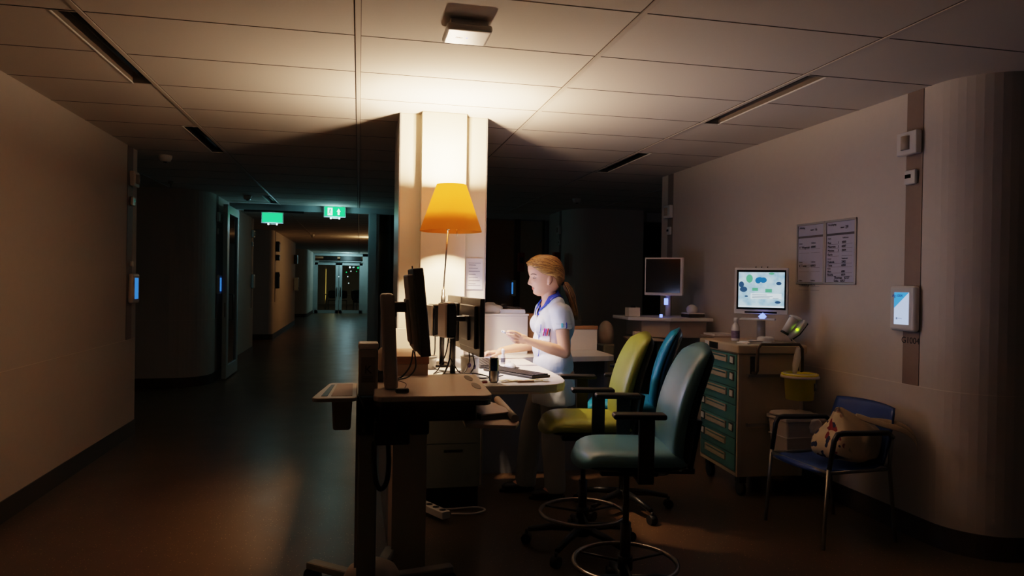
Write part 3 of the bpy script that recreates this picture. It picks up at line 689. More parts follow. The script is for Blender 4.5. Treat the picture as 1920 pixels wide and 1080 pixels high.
t = thing('tape_roll', 'white plastic tub with purple print under the nearer monitor', 'tub', (.635, 4.06, DZ)); MB().lathe([(0, .001), (.05, .001), (.055, .09), (.05, .095), (0, .095)], seg=28).build('tub_body', M['whitep'], t)
MB().ball((-.012, -.052, .055), (.012, .004, .014)).ball((.02, -.05, .045), (.008, .004, .014)).build('print_marks', pmat('purple_print', '#4a3f86', .5), t)
MB().lathe([(0, .096), (.056, .096), (.056, .106), (0, .106)], seg=28).build('lid', M['rim'], t)
t = thing('card_reader', 'small device with bright blue light under the monitor', 'card reader', (.60, 3.90, DZ)); MB().box((0, 0, .012), (.05, .035, .022)).build('case', M['dark'], t, bevel=.004); MB().box((.0, -.018, .017), (.035, .004, .006)).build('light', M['ledb'], t)
t = thing('medicine_packet', 'small red and white packet beside the drink can', 'packet', (.635, 3.66, DZ), .3); MB().box((0, 0, .009), (.05, .035, .016)).build('box', M['paper'], t); MB().box((.0, -.018, .007), (.05, .002, .01)).box((.026, 0, .007), (.002, .035, .01)).build('red_band', M['redbox'], t)
t = thing('paper_note', 'crumpled pale yellow paper strips in front of the keyboard', 'paper', (.875, 3.70, DZ)); b = MB()
for k in range(9):
    b.box((-.11+k*.028, random.uniform(-.012, .012), .004+random.uniform(0, .006)), (.04, .05, .003), (random.uniform(-.12, .12), random.uniform(-.15, .15), random.uniform(-.3, .3)))
b.build('strips', pmat('yellow_paper', '#e9d9a4', .8, var=.06), t); MB().box((0, -.03, .006), (.09, .02, .009), (0, 0, .05)).build('wooden_stick', M['wood'], t)
t = thing('paper_note', 'flat white note sheet under the drink can', 'paper', (.64, 3.625, DZ+.0005)); MB().box((0, .01, .0008), (.15, .08, .001)).build('sheet', M['paper'], t)
t = thing('cup', 'white plastic cup by the monitor cables at the left', 'cup', (.43, 4.3, DZ)); MB().lathe([(0, .001), (.03, .001), (.042, .075), (.04, .075), (.028, .004), (0, .004)], seg=28).build('cup_body', M['whitep'], t)
MB().lathe([(.043, .073), (.045, .076), (.043, .079), (.041, .076)], seg=28, closed=True).build('cup_rim', M['rim'], t)

# ------------------------------------------------------------------ foreground computer cart
t = thing('computer_cart', 'beige wheeled computer cart in the foreground with its monitor turned away', 'cart')
cart = t
sp = []
for (cx, cy, a0) in ((.515, 2.96, 270), (.545, 3.56, 0), (.13, 3.56, 90), (.11, 2.97, 180)): sp += arc(cx, cy, .045, a0, a0+90, 5)
MB().prism(sp, .955, .978).build('work_surface', M['cartp'], t, bevel=.006, seg=3)
MB().prism([(x*.985+.004, y*.985+.048) for x, y in sp], .935, .954).build('surface_skirt', M['dark'], t)
for x_, y in ((.528, 3.18), (.532, 3.44)):
    MB().prism([(x_+.018*math.cos(a)+.02*math.sin(a)*.07, y+.095*math.sin(a)) for a in [k*PI/12 for k in range(24)]], .9785, .980).build('recess', M['black'], t)
MB().cyl((.545, 2.99, .95), (.585, 3.52, .95), .022).build('front_handle', M['cartp'], t)
MB().bx(.09, .50, 2.98, 3.45, .86, .934).bx(.07, .22, 3.0, 3.42, .76, .86).bx(.22, .30, 3.0, 3.4, .80, .86).build('electronics_housing', M['black'], t, bevel=.008)
MB().cyl((.185, 2.995, .845), (.185, 2.975, .845), .024, seg=28).build('knob', M['gloss'], t, bevel=.002)
MB().bx(.005, .088, 3.13, 3.25, .12, .93).build('column', M['cartmetal'], t, bevel=.008)
MB().bx(-.004, .005, 3.14, 3.24, .2, .93).build('column_trim', M['strip'], t)
MB().bx(.0, .10, 3.12, 3.3, .78, .94).build('column_head', M['black'], t, bevel=.01)
MB().lathe([(0, .185), (.06, .18), (.105, .155), (.125, .12), (.125, .075), (0, .075)], (.075, 3.25, 0), 36).build('base_hub', M['cartp'], t)
for k, a in enumerate((12, 75, 140, 238, 305)):
    ax, ay = math.cos(math.radians(a)), math.sin(math.radians(a))
    leg = MB().box((.08+ax*.22, 3.25+ay*.22, .095), (.32, .06, .035), (0, 0, math.radians(a))).build('base_leg', M['cartmetal'], t, bevel=.01)
    MB().cyl((.08+ax*.36-ay*.02, 3.25+ay*.36+ax*.02, .042), (.08+ax*.36+ay*.02, 3.25+ay*.36-ax*.02, .042), .04, seg=20).cyl((.08+ax*.36, 3.25+ay*.36, .05), (.08+ax*.36, 3.25+ay*.36, .08), .012).build('castor', M['rubber'], leg)
# post and monitor
ps = [(.085, 3.1), (.135, 3.1), (.15, 3.13), (.15, 3.21), (.09, 3.22)]
Mx = Matrix(((1, 0, .05, -.055), (0, 1, 0, 0), (0, 0, 1, 0), (0, 0, 0, 1)))
MB().bx(.105, .165, 3.1, 3.21, .979, 1.395).xf(Matrix(((1, 0, -.055, .063), (0, 1, 0, 0), (0, 0, 1, 0), (0, 0, 0, 1)))).build('post', M['cartp'], t, bevel=.014, seg=3)
mt = thing('monitor', None, None); mt.parent = t; mt.location = (.255, 3.22, 1.315); mt.rotation_euler = (0, math.radians(-6), 0)
mt['label'] = 'tall dark cart monitor seen from its back edge'
MB().box((.012, 0, 0), (.045, .34, .385)).build('bezel', M['cartmon'], mt, bevel=.006)
MB().box((-.022, 0, -.0), (.026, .29, .335)).box((-.04, 0, -.04), (.014, .16, .20)).build('back_housing', M['cartp'], mt, bevel=.008)
MB().box((.0355, 0, 0.01), (.002, .30, .30)).build('screen', M['screenoff'], mt)
for yy in (-.02, .01): MB().cyl((0, yy, .192), (.0, yy+.004, .205), .002, seg=8).build('antenna_clip', M['black'], mt)
MB().box((.20-.005, 3.18, 1.335), (.085, .06, .045)).cyl((.155, 3.18, 1.29), (.155, 3.18, 1.35), .012).build('monitor_arm', M['cartmon'], t, bevel=.006)
# side basket and bin
def basket():
    tr = []
    for (cx, cy, a0) in ((-.03, 2.98, 270), (-.03, 3.36, 0), (-.10, 3.36, 90), (-.15, 2.98, 180)): tr += arc(cx, cy, .03, a0, a0+90, 4)
    o = MB().prism(tr, .955, .972).build('side_tray', M['cartp'], cart, bevel=.005, seg=3)
    MB().prism([(-.145, 3.0), (-.12, 3.0), (-.10, 3.32), (-.115, 3.32)], .9721, .974).build('tray_slot', M['black'], o)
    MB().prism([(-.105, 3.0), (-.02, 3.0), (-.02, 3.34), (-.09, 3.34)], .9721, .9735).build('tray_well', M['strip'], o)
    MB().box((-.062, 3.12, .885), (.085, .18, .13), taper=.85).build('hanging_bin', M['strip'], cart, bevel=.01)
basket()
# keyboard shelf
k2 = MB().prism([(.45, 2.97), (.66, 2.92), (.69, 3.0), (.70, 3.48), (.47, 3.5)], .83, .848).build('keyboard_tray', M['cartp'], t, bevel=.005)
MB().cyl((.665, 2.97, .866), (.685, 3.47, .866), .017, seg=18).build('wrist_rest', M['cartp'], k2)
MB().bx(.36, .52, 3.1, 3.38, .845, .86).build('tray_bracket', M['black'], t)
# things standing on the cart
t = thing('laptop', 'closed grey laptop lying tilted on the cart keyboard tray', 'laptop', (.575, 3.2, .849), math.radians(12))
MB().box((0, 0, .01), (.16, .30, .018), (0, math.radians(-2), 0)).build('laptop_base', M['cartmon'], t, bevel=.004); MB().box((0, 0, .024), (.158, .298, .008), (0, math.radians(-2), 0)).build('laptop_lid', pmat('laptop_grey', '#8f857c', .4, metal=.3), t, bevel=.003)
text('c-', .03, 'laptop_emblem', M['dark'], t, (.03, .06, .0297), frame3((0, 1, 0), (-1, 0, 0)))
t = thing('card_printer', 'tall narrow grey device box with a sticker at the cart\'s left', 'device', (.045, 3.2, .945))
MB().bx(-.042, .042, -.05, .05, 0, .205).build('housing', M['cartp'], t, bevel=.008); MB().bx(-.044, .044, -.054, .054, .206, .232).build('top_cover', M['whitep'], t, bevel=.008)
MB().bx(-.03, .03, -.0525, -.0505, .06, .17).build('sticker', M['strip'], t)
text('K', .05, 'sticker_mark', M['ink'], t, (0, -.053, .115), T_FACE_NY); b = MB()
for k in range(4): b.bx(-.025, .02, -.0535, -.0526, .085-k*.007, .087-k*.007)
b.build('sticker_print', M['dark'], t)
t = thing('handset', 'rounded pale barcode handset resting behind the cart post', 'handset', (.115, 3.38, .979)); MB().ball((0, 0, .10), (.032, .04, .06)).build('head', M['cartp'], t); MB().bx(-.035, .035, -.04, .04, 0, .05).build('cradle', M['black'], t, bevel=.01); MB().ball((.01, -.038, .1), (.006, .005, .006)).build('button', M['black'], t)
t = thing('usb_box', 'small dark box near the cart monitor post', 'device', (.185, 3.02, .979), .05); MB().box((0, 0, .009), (.055, .03, .017)).build('case', M['dark'], t, bevel=.003); MB().box((0, -.0155, .009), (.03, .002, .008)).build('port', M['black'], t)
cable('computer_cable', [(.25, 3.3, 1.13), (.24, 3.35, 1.05), (.2, 3.4, .99), (.16, 3.42, .985)], .004, 'cable', 'black lead hanging from the cart monitor to the work surface')
cable('computer_cable', [(.26, 3.35, 1.12), (.27, 3.4, 1.04), (.24, 3.44, .99), (.17, 3.36, .985)], .004, 'cable', 'second black lead looping behind the cart monitor')
cable('computer_cable', [(.19, 3.03, .99), (.2, 3.1, .984), (.215, 3.25, .984), (.18, 3.35, .985)], .002, 'cable', 'thin lead running from the small box on the cart')
cable('computer_cable', [(.135, 3.2, .76), (.14, 3.16, .65), (.13, 3.12, .575), (.105, 3.1, .55), (.085, 3.1, .58), (.075, 3.12, .66), (.07, 3.14, .75)], .011, 'rubber', 'thick black cable loop hanging beside the cart column')
cable('computer_cable', [(.005, 3.11, .95), (.03, 3.07, .9), (.035, 3.08, .83), (.03, 3.12, .8)], .009, 'cable', 'black cable bundle at the top of the cart column')
# power strip and loop on the floor
t = thing('power_strip', 'pale power strip leaning under the desk', 'power strip', (.46, 4.35, .02), .5); MB().box((0, 0, .03), (.06, .3, .045)).build('case', M['cablew'], t, bevel=.006)
for k in range(4): MB().cyl((0, -.11+k*.07, .0528), (0, -.11+k*.07, .054), .02).build('socket', M['dark'], t)
cable('extension_cable', [(.52, 4.40, .03), (.6, 4.45, .012), (.75, 4.46, .012), (.8, 4.40, .012), (.72, 4.34, .012), (.58, 4.36, .012)], .006, 'cablew', 'white power cord looped on the dark floor under the desk')

# ------------------------------------------------------------------ task chairs
def task_chair(x, y, rz, fab, backm, lab, arms=True, seat_z=.73, ring=True):
    t = thing('task_chair', lab, 'chair', (x, y, 0), rz, 'high task chairs by the desk')
    S = seat_z
    def seatf(a, l, q): return Vector((-.25+l, a, S-.045+q*.9+.02*math.cos((l/.5)*PI*.9)*0 - .03*max(0, 1-l/.12)**2))
    MB().pad(.47, .5, .065, seatf, n=22, rnd=.45, back=.15).build('seat', fab, t)
    MB().pad(.44, .46, .02, lambda a, l, q: Vector((-.22+l, a, S-.06-q)), rnd=.5).build('seat_shell', backm, t)
    def bx_(l): v = l/.56; return .215 + .125*v**1.15 - .035*math.sin(v*PI)
    def backf(a, l, q): return Vector((bx_(l)-q*1.0+.9*a*a*-.35, a, S-.10+l))
    wf = lambda v: .86+.14*math.sin(min(1, v*1.15)*PI)**.6 if v < .87 else .86+.14*math.sin(min(1, v*1.15)*PI)**.6 if v*1.15 < 1 else .86
    MB().pad(.44, .565, .055, backf, n=22, rnd=.38, back=.1, wfn=lambda v: .84+.16*math.sin(PI*min(1, .15+v*.7))).build('backrest', fab, t)
    MB().pad(.43, .55, .05, lambda a, l, q: Vector((bx_(l)+.012+q*.8+.9*a*a*-.35, a, S-.095+l)), n=16, rnd=.38, wfn=lambda v: .84+.16*math.sin(PI*min(1, .15+v*.7))).build('back_shell', backm, t)
    MB().box((.2, 0, S-.11), (.2, .07, .025)).box((.30, 0, S-.0), (.02, .07, .24), (0, .18, 0)).build('back_bracket', M['black'], t, bevel=.004)
    MB().box((0, 0, S-.10), (.26, .16, .05)).build('mechanism', M['black'], t, bevel=.01)
    if arms:
        for s in (-1, 1):
            a = MB().box((.0, s*.262, S+.178), (.22, .072, .024)).build('armrest_pad', M['black'], t, bevel=.01, seg=3)
            MB().box((.03, s*.268, S+.035), (.065, .022, .262)).box((.03, s*.20, S-.095), (.065, .15, .018)).build('armrest_post', M['black'], t, bevel=.004)
    MB().cyl((0, 0, S-.12), (0, 0, .30), .014).cyl((0, 0, .38), (0, 0, .12), .024).build('gas_column', M['darksteel'] if ring else M['black'], t)
    if ring:
        n = 48; MB().tube([(.232*math.cos(2*PI*k/n), .232*math.sin(2*PI*k/n), .20) for k in range(n)], .011, closed=True).build('foot_ring', M['steel'], t)
        MB().cyl((0, 0, .17), (0, 0, .23), .034).build('ring_collar', M['black'], t)
        b = MB()
        for k in range(3): a = k*2.094+.5; b.cyl((.03*math.cos(a), .03*math.sin(a), .2), (.228*math.cos(a), .228*math.sin(a), .2), .006)
        b.build('ring_spokes', M['black'], t)
    MB().cyl((0, 0, .075), (0, 0, .135), .04).build('base_hub', M['black'], t)
    for k in range(5):
        a = k*2*PI/5+.35; c, s = math.cos(a), math.sin(a)
        lg = MB().tube([(.03*c, .03*s, .115), (.17*c, .17*s, .105), (.30*c, .30*s, .08)], [.024, .02, .014]).build('base_leg', M['black'], t)
        MB().cyl((.31*c-.022*s, .31*s+.022*c, .028), (.31*c+.022*s, .31*s-.022*c, .028), .028).cyl((.31*c, .31*s, .03), (.31*c, .31*s, .075), .009).build('castor', M['rubber'], lg)
    return t
# -X is the direction they face; local +X is the back
task_chair(1.19, 3.0, math.radians(-11), M['teal'], M['teal_back'], 'pale teal high task chair nearest the camera with foot ring')
task_chair(1.215, 3.70, math.radians(-9), M['green'], M['greenback'], 'lime green high task chair with black armrests')
task_chair(1.68, 4.30, math.radians(-24), M['teal2'], pmat('petrol_back', '#0f4a60', .35, var=.05, coat=.3), 'deep teal task chair behind the green one, turned away', seat_z=.72, ring=False)

# ------------------------------------------------------------------ medication trolley
t = thing('medication_trolley', 'beige medication trolley with teal drawers by the right wall', 'trolley', (2.55, 4.41, 0), math.radians(-4))
MB().bx(.012, .48, 0, .62, .14, .985).build('carcass', M['trolleyside'], t, bevel=.006)
MB().bx(0, .03, 0, .02, .14, .985).bx(0, .03, .6, .62, .14, .985).bx(.0, .03, .02, .6, .14, .165).bx(.45, .482, -.002, .02, .14, .985).build('corner_profile', M['trolley'], t, bevel=.004)
MB().bx(-.015, .50, -.015, .635, .985, 1.05).build('top', M['trolley'], t, bevel=.014, seg=4)
MB().bx(-.018, -.0145, .30, .44, .995, 1.04).build('lock_display', M['black'], t); MB().bx(-.018, -.0145, .46, .52, .995, 1.04).build('lock_keypad', M['paper'], t)
hs = [.115, .118, .118, .118, .112, .112, .115]; z1 = .98
for k, h in enumerate(hs):
    z0 = z1-h
    d = MB().bx(-.006, .012, .022, .598, z0+.002, z1-.002).build('drawer', M['drawer'], t, bevel=.002)
    zc = z1-.038
    MB().bx(-.016, -.006, .16, .50, zc-.026, zc-.018).bx(-.016, -.006, .16, .50, zc+.014, zc+.022).bx(-.016, -.006, .16, .17, zc-.026, zc+.022).bx(-.016, -.006, .49, .50, zc-.026, zc+.022).bx(-.012, -.006, .17, .49, zc-.018, zc+.002).build('handle', M['trolley'], d)
    if k < 6:
        yy = .085 if k in (0, 1, 2, 4) else None
        for yy in ([.085] if k in (0, 1) else [.085, .56] if k in (2, 4) else [.56, .1] if k == 1 else [.56]):
            MB().bx(-.008, -.0062, yy-.036, yy+.036, zc-.034, zc+.026).build('lock_plate', M['black'], d)
            MB().box((-.011, yy, zc-.004), (.005, .045, .042), (random.uniform(-.25, .25), 0, 0)).build('card_tag', M['paper'], d)
    z1 = z0
MB().tube([(.10, -.0, .86), (.10, -.055, .86), (.10, -.075, .88), (.10, -.075, 1.03), (.125, -.075, 1.06), (.40, -.075, 1.06), (.425, -.075, 1.03), (.425, -.075, .88), (.425, -.055, .86), (.425, 0, .86)], .0105).build('push_handle', pmat('handle_brown', '#4a3c2e', .4), t)
for xx in (.085, .41): MB().bx(xx, xx+.03, -.008, 0, .85, .97).build('handle_plate', M['black'], t)
for zz in (.83, .49): MB().bx(.06, .45, -.028, -.016, zz, zz+.02).bx(.06, .07, -.016, 0, zz, zz+.02).bx(.44, .45, -.016, 0, zz, zz+.02).build('side_rail', M['steel'], t)
for (cx, cy) in ((.06, .06), (.42, .06), (.06, .56), (.42, .56)):
    MB().cyl((cx-.016, cy, .05), (cx+.016, cy, .05), .05, seg=24).box((cx, cy, .115), (.05, .07, .05)).build('castor', M['rubber'], t)
# items on and around the trolley
TZ = 1.051
t = thing('disinfectant_bottle', 'white bottle with purple print on the trolley top', 'bottle', (2.70, 4.72, TZ)); MB().lathe([(0, 0), (.026, 0), (.029, .01), (.029, .09), (.024, .115), (.012, .13), (.011, .14)], seg=24).build('bottle_body', M['whitep'], t)
MB().lathe([(.013, .14), (.015, .142), (.014, .17), (0, .17)], seg=20).build('cap', M['rim'], t); MB().lathe([(.0295, .02), (.0295, .075)], seg=24).build('bottle_label', pmat('purple_label', '#7a6a80', .5, var=.5, nscale=90), t)
t = thing('paper_stack', 'papers and a tray lying on the trolley top', 'paper', (2.72, 4.5, TZ), .1); MB().box((0, 0, .004), (.2, .12, .008)).box((.01, .0, .012), (.19, .11, .007), (0, 0, .06)).build('sheets', M['paper'], t); MB().box((-.02, -.04, .018), (.1, .03, .003)).build('black_cover', M['black'], t)
tag(MB().pad(.13, .1, .035, lambda a, l, q: Vector((2.82+a, 4.47+l, TZ+.012+q)), n=12, rnd=1).build('glove_pack', M['whitep']), 'rounded white pack on the trolley top beside the handle', 'pack')
t = thing('computer_monitor', 'lit square monitor showing a blue and white page above the trolley', 'monitor', (2.84, 4.62, 1.42), math.radians(-36))
MB().box((0, .012, 0), (.37, .04, .335)).box((0, .045, 0), (.3, .03, .26)).build('bezel', M['whitep'], t, bevel=.006)
def page_mat():
    m = bpy.data.materials.new('screen_page'); m.use_nodes = True; nt = m.node_tree; nt.nodes.clear(); N = nt.nodes.new; L = nt.links.new
    o = N('ShaderNodeOutputMaterial'); e = N('ShaderNodeEmission'); e.inputs[1].default_value = 1.0; L(e.outputs[0], o.inputs[0]); tc = N('ShaderNodeTexCoord')
    nz = N('ShaderNodeTexNoise'); nz.inputs['Scale'].default_value = 14; nz.inputs['Detail'].default_value = 3; L(tc.outputs['Object'], nz.inputs[0])
    r = N('ShaderNodeValToRGB'); r.color_ramp.elements[0].color = lin('#7fb4dc'); r.color_ramp.elements[1].color = lin('#d2f0ff'); r.color_ramp.elements[0].position = .25; r.color_ramp.elements[1].position = .6
    L(nz.outputs[0], r.inputs[0]); L(r.outputs[0], e.inputs[0]); return m
M['page'] = page_mat(); M['pg_green'] = emis('page_green', '#6cc79a', .8); M['pg_blue'] = emis('page_blue', '#2f7cc0', .8); M['pg_white'] = emis('page_white', '#e6f7ff', 1.2); M['pg_dark'] = emis('page_dark', '#4a72a0', .5)
MB().box((0, -.0085, .008), (.335, .002, .285)).build('screen_border', M['screenoff'], t)
s = MB().bx(-.155, .158, -.011, -.0096, -.12, .135).build('screen', M['page'], t)
MB().ball((-.08, -.0115, .088), (.023, .0006, .03)).ball((.07, -.0115, .125), (.02, .0006, .008)).bx(-.06, -.02, -.0118, -.011, .0, .022).bx(.03, .075, -.0118, -.011, -.01, .015).build('picture_green', M['pg_green'], s)
MB().ball((-.02, -.0115, .075), (.02, .0006, .022)).ball((.015, -.0115, .078), (.024, .0006, .02)).ball((-.01, -.0115, .085), (.02, .0006, .015)).build('picture_blue', M['pg_blue'], s)
MB().ball((-.135, -.0115, .045), (.018, .0006, .022)).ball((-.12, -.0115, .01), (.026, .0006, .02)).ball((-.1, -.0115, -.04), (.012, .0006, .006)).ball((.12, -.0115, .055), (.018, .0006, .012)).ball((.115, -.0115, -.08), (.02, .0006, .01)).build('picture_figures', M['pg_dark'], s)
MB().bx(-.07, .14, -.0122, -.0115, -.058, -.018).bx(-.155, .158, -.0122, -.0115, -.118, -.108).build('text_box', M['pg_white'], s); b = MB()
for k, w_ in enumerate((.10, .14, .12)): b.bx(-.06, -.06+w_, -.0128, -.0122, -.03-k*.01, -.027-k*.01)
b.bx(.08, .12, -.0128, -.0122, -.054, -.051).build('text_lines', M['pg_dark'], s)
MB().box((.0, -.009, -.155), (.22, .003, .012)).build('button_bar', M['black'], t)
for xx in (-.04, .0, .04): MB().cyl((xx, .01, .167), (xx+.003, .01, .176), .003, seg=8).build('antenna_clip', M['black'], t)
b = MB(); b.cyl((0, .05, -.30), (0, .05, .0), .018).cyl((0, .05, -.369), (0, .05, -.355), .08).cyl((0, .05, -.36), (0, .05, -.2), .03); b.build('stand', M['alu'], t)
MB().box((-.02, .0, -.205), (.24, .14, .012)).build('stand_shelf', M['whitep'], t, bevel=.003)
MB().cyl((-.0, -.03, -.197), (.03, -.03, -.17), .02).build('lamp_head', M['ledb'], t)
t = thing('barcode_scanner', 'grey barcode scanner in its holder with a green light', 'scanner', (2.93, 4.37, 1.12), math.radians(-30))
MB().cyl((-.045, 0, .02), (.015, 0, .115), .027, .034).ball((.02, 0, .118), (.045, .03, .016), rot=(0, .35, 0)).build('scanner_body', M['whitep'], t)
MB().cyl((-.052, 0, .008), (-.044, 0, .022), .03, .028).build('scanner_nose', M['black'], t)
MB().tube([(-.02, .0, -.02), (.03, 0, .02), (.075, 0, .085), (.085, 0, .10)], [.018, .022, .022, .016]).build('handle', M['whitep'], t)
MB().tube([(-.01, .01, -.034), (.045, .01, .01), (.095, .01, .085)], .012).build('holder', M['black'], t)
MB().ball((.03, -.026, .04), .009).build('status_light', M['led'], t)
cable('scanner_cord', [(2.93, 4.37, 1.09), (2.95, 4.34, 1.06), (2.955, 4.31, 1.03)], .004, 'cablew', 'pale cord hanging from the barcode scanner')
b = MB(); b.tube([(2.93, 4.30, 1.04), (2.92, 4.29, .98), (2.90, 4.28, .92), (2.88, 4.26, .87)], [.012, .024, .022, .014]); o = b.build('plastic_bag', M['bag']); tag(o, 'thin plastic bag twisted down from the handle into the yellow tub', 'bag')
t = thing('yellow_tub', 'bright yellow waste tub hung on the trolley side', 'tub', (2.90, 4.23, .70)); MB().lathe([(0, 0), (.088, 0), (.10, .155), (.118, .16), (.118, .172), (.1, .172), (.098, .165), (.085, .006), (0, .006)], seg=36).build('tub_body', M['yellow'], t)
MB().lathe([(.1, .172), (.122, .16), (.125, .145), (.112, .15), (.104, .18)], seg=36).build('liner', M['bag'], t)
MB().box((.065, -.075, .09), (.05, .003, .05), (0, 0, .72)).build('tub_label', M['dark'], t); MB().bx(-.05, .05, .09, .152, .13, .15).build('hook', M['steel'], t)
t = thing('waste_bin', 'pale square waste bin with plastic liner hung on the trolley', 'bin', (2.87, 4.23, .29)); 
MB().box((0, 0, .15), (.27, .22, .30), taper=.82).build('bin_body', M['binw'], t, bevel=.012)
MB().bx(-.142, .142, -.117, .117, .275, .30).build('bin_rim', M['binw'], t, bevel=.006); MB().bx(-.13, .13, -.107, .107, .17, .175).build('band', M['whitep'], t)
b = MB().pad(.29, .24, .02, lambda a, l, q: Vector((a, l-.12, .305+q)), n=14, rnd=.2); b.pad(.09, .10, .012, lambda a, l, q: Vector((.07+a, -.122-q, .19+l*1.1)), n=8, rnd=.6); o = b.build('liner', M['bag'], t)
for v in o.data.vertices: v.co += Vector(noise.noise_vector(v.co*30))*.006
MB().bx(-.1, .1, .117, .155, .24, .26).build('hook', M['steel'], t)
t = thing('plug_socket', 'white plug and adapter on the floor behind the trolley', 'plug', (2.42, 5.12, 0)); MB().box((0, 0, .025), (.07, .05, .045)).build('plug_body', M['whitep'], t, bevel=.008); MB().box((.06, .03, .018), (.05, .04, .034), (0, 0, .4)).build('adapter', M['whitep'], t, bevel=.008)
cable('extension_cable', [(2.4, 5.1, .02), (2.3, 5.0, .01), (2.15, 5.02, .01), (2.05, 4.9, .01), (2.1, 4.8, .01)], .005, 'cable', 'black power cord on the floor by the trolley')

# ------------------------------------------------------------------ noticeboard frames on the right wall
def board(yc, w, lab, right):
    t = thing('duty_board', lab, 'board', (3.19, yc, 1.695), 0); h = .445
    MB().bx(-.003, 0, -w/2+.012, w/2-.012, -h/2+.012, h/2-.012).build('sheet', pmat('board_paper', '#b7b9cc', .6, var=.02), t)
    MB().bx(-.012, 0, -w/2, -w/2+.016, -h/2, h/2).bx(-.012, 0, w/2-.016, w/2, -h/2, h/2).bx(-.012, 0, -w/2, w/2, h/2-.016, h/2).bx(-.012, 0, -w/2, w/2, -h/2, -h/2+.016).build('frame', M['alu'], t, bevel=.004)
    MB().bx(-.0036, -.003, -w/2+.018, w/2-.018, .115, .13).build('header_band', M['greyink'], t)
    def T(s, y, z, size, m='ink'): return text(s, size, 'writing', M[m], t, (-.0045, y, z), T_FACE_NX, align='LEFT')
    L0 = w/2-.03; b = MB()
    if not right:
        T('Afdeling', L0, .19, .02); T('datum', L0-.13, .17, .014); T('16', L0-.18, .17, .026)
        for k, (n, p) in enumerate((('V. Wegman', '60085'), ('V. Tonia', '60082'), ('V. Lansbergh', '60240'))):
            z = .075-k*.135
            T('Dokter', L0, z, .014, 'greyink'); T('Telefoon', L0-.14, z, .014, 'greyink'); T(n, L0, z-.028, .026); T(p, L0-.14, z-.028, .022)
            for dz in (-.042, -.07): b.bx(-.004, -.003, L0-.12, L0, z+dz, z+dz+.0015); b.bx(-.004, -.003, L0-.24, L0-.14, z+dz, z+dz+.0015)
    else:
        T('Verpleging', L0, .19, .02); T('datum', L0-.13, .165, .014); T('29', L0-.18, .165, .028)
        z = .085; T('Naam', L0, z+.01, .014, 'greyink'); T('Telefoonnr', L0-.15, z+.01, .014, 'greyink')
        for k, (n, q, p) in enumerate((('Kaz', '1', '2000'), ('Maureen', '2', '6087'), ('Monica', '3', '2004'), ('Karin', '', ''))):
            zz = z-.02-k*.027; T(n, L0, zz, .023); T(q, L0-.105, zz, .02); T(p, L0-.145, zz, .022); b.bx(-.004, -.003, L0-.12, L0, zz-.012, zz-.0105); b.bx(-.004, -.003, L0-.25, L0-.145, zz-.012, zz-.0105)
        T('Avond', L0, -.045, .014, 'greyink'); T('Telefoonnr', L0-.145, -.045, .014, 'greyink')
        for k, (n, p) in enumerate((('Yolanda', '2002'), ('Tessa', '6084'))): zz = -.067-k*.024; T(n, L0, zz, .022); T(p, L0-.145, zz, .022); b.bx(-.004, -.003, L0-.25, L0, zz-.012, zz-.0105)
        T('Nacht', L0, -.113, .014, 'greyink')
        for k, (n, p) in enumerate((('Mert', '6081'), ('Ricarda', '6079'))): zz = -.133-k*.022; T(n, L0, zz, .02); T(p, L0-.145, zz, .02); b.bx(-.004, -.003, L0-.25, L0, zz-.011, zz-.0095)
        T('Thomas   6337', L0-.07, -.175, .026); T('Siska   6057', L0-.07, -.197, .024)
    b.build('ruled_lines', M['greyink'], t)
board(4.55, .325, 'left of two silver framed duty lists on the right wall', False)
board(4.225, .322, 'right of two silver framed duty lists, with the longer list', True)

# ------------------------------------------------------------------ blue visitor chair with tote bag
t = thing('visitor_chair', 'dark blue visitor chair with black armrests against the right wall', 'chair', (2.76, 3.72, 0), math.radians(4))
# local: faces -X; width along Y .50
MB().pad(.47, .46, .014, lambda a, l, q: Vector((-.26+l, a, .44+q-.03*math.sin(l/.46*PI)-.035*max(0, 1-l/.1)**2)), n=16, rnd=.3, back=.8).build('seat', M['bluechair'], t)
MB().pad(.50, .35, .014, lambda a, l, q: Vector((.165+.08*(l/.35)-q+.10*(1-(a/.25)**2)*.35, a, .425+l)), n=16, rnd=.22, back=.8).build('backrest', M['bluechair'], t)
for s in (-1, 1):
    MB().tube([(-.25, s*.255, 0), (-.22, s*.25, .44)], .011).build('leg', M['legmetal'], t)
    MB().tube([(.25, s*.25, 0), (.20, s*.245, .44), (.215, s*.245, .6)], .011).build('leg', M['legmetal'], t)
    MB().tube([(-.215, s*.25, .44), (-.19, s*.255, .60), (-.17, s*.257, .635), (-.13, s*.258, .64), (.18, s*.255, .63), (.22, s*.25, .60)], [.013, .015, .016, .016, .015, .012]).build('armrest', M['black'], t)
    MB().cyl((-.22, s*.25, .42), (.2, s*.245, .42), .010).build('side_bar', M['legmetal'], t)
MB().cyl((-.22, -.25, .42), (-.22, .25, .42), .010).cyl((.19, -.245, .44), (.19, .245, .44), .010).build('cross_bar', M['legmetal'], t)
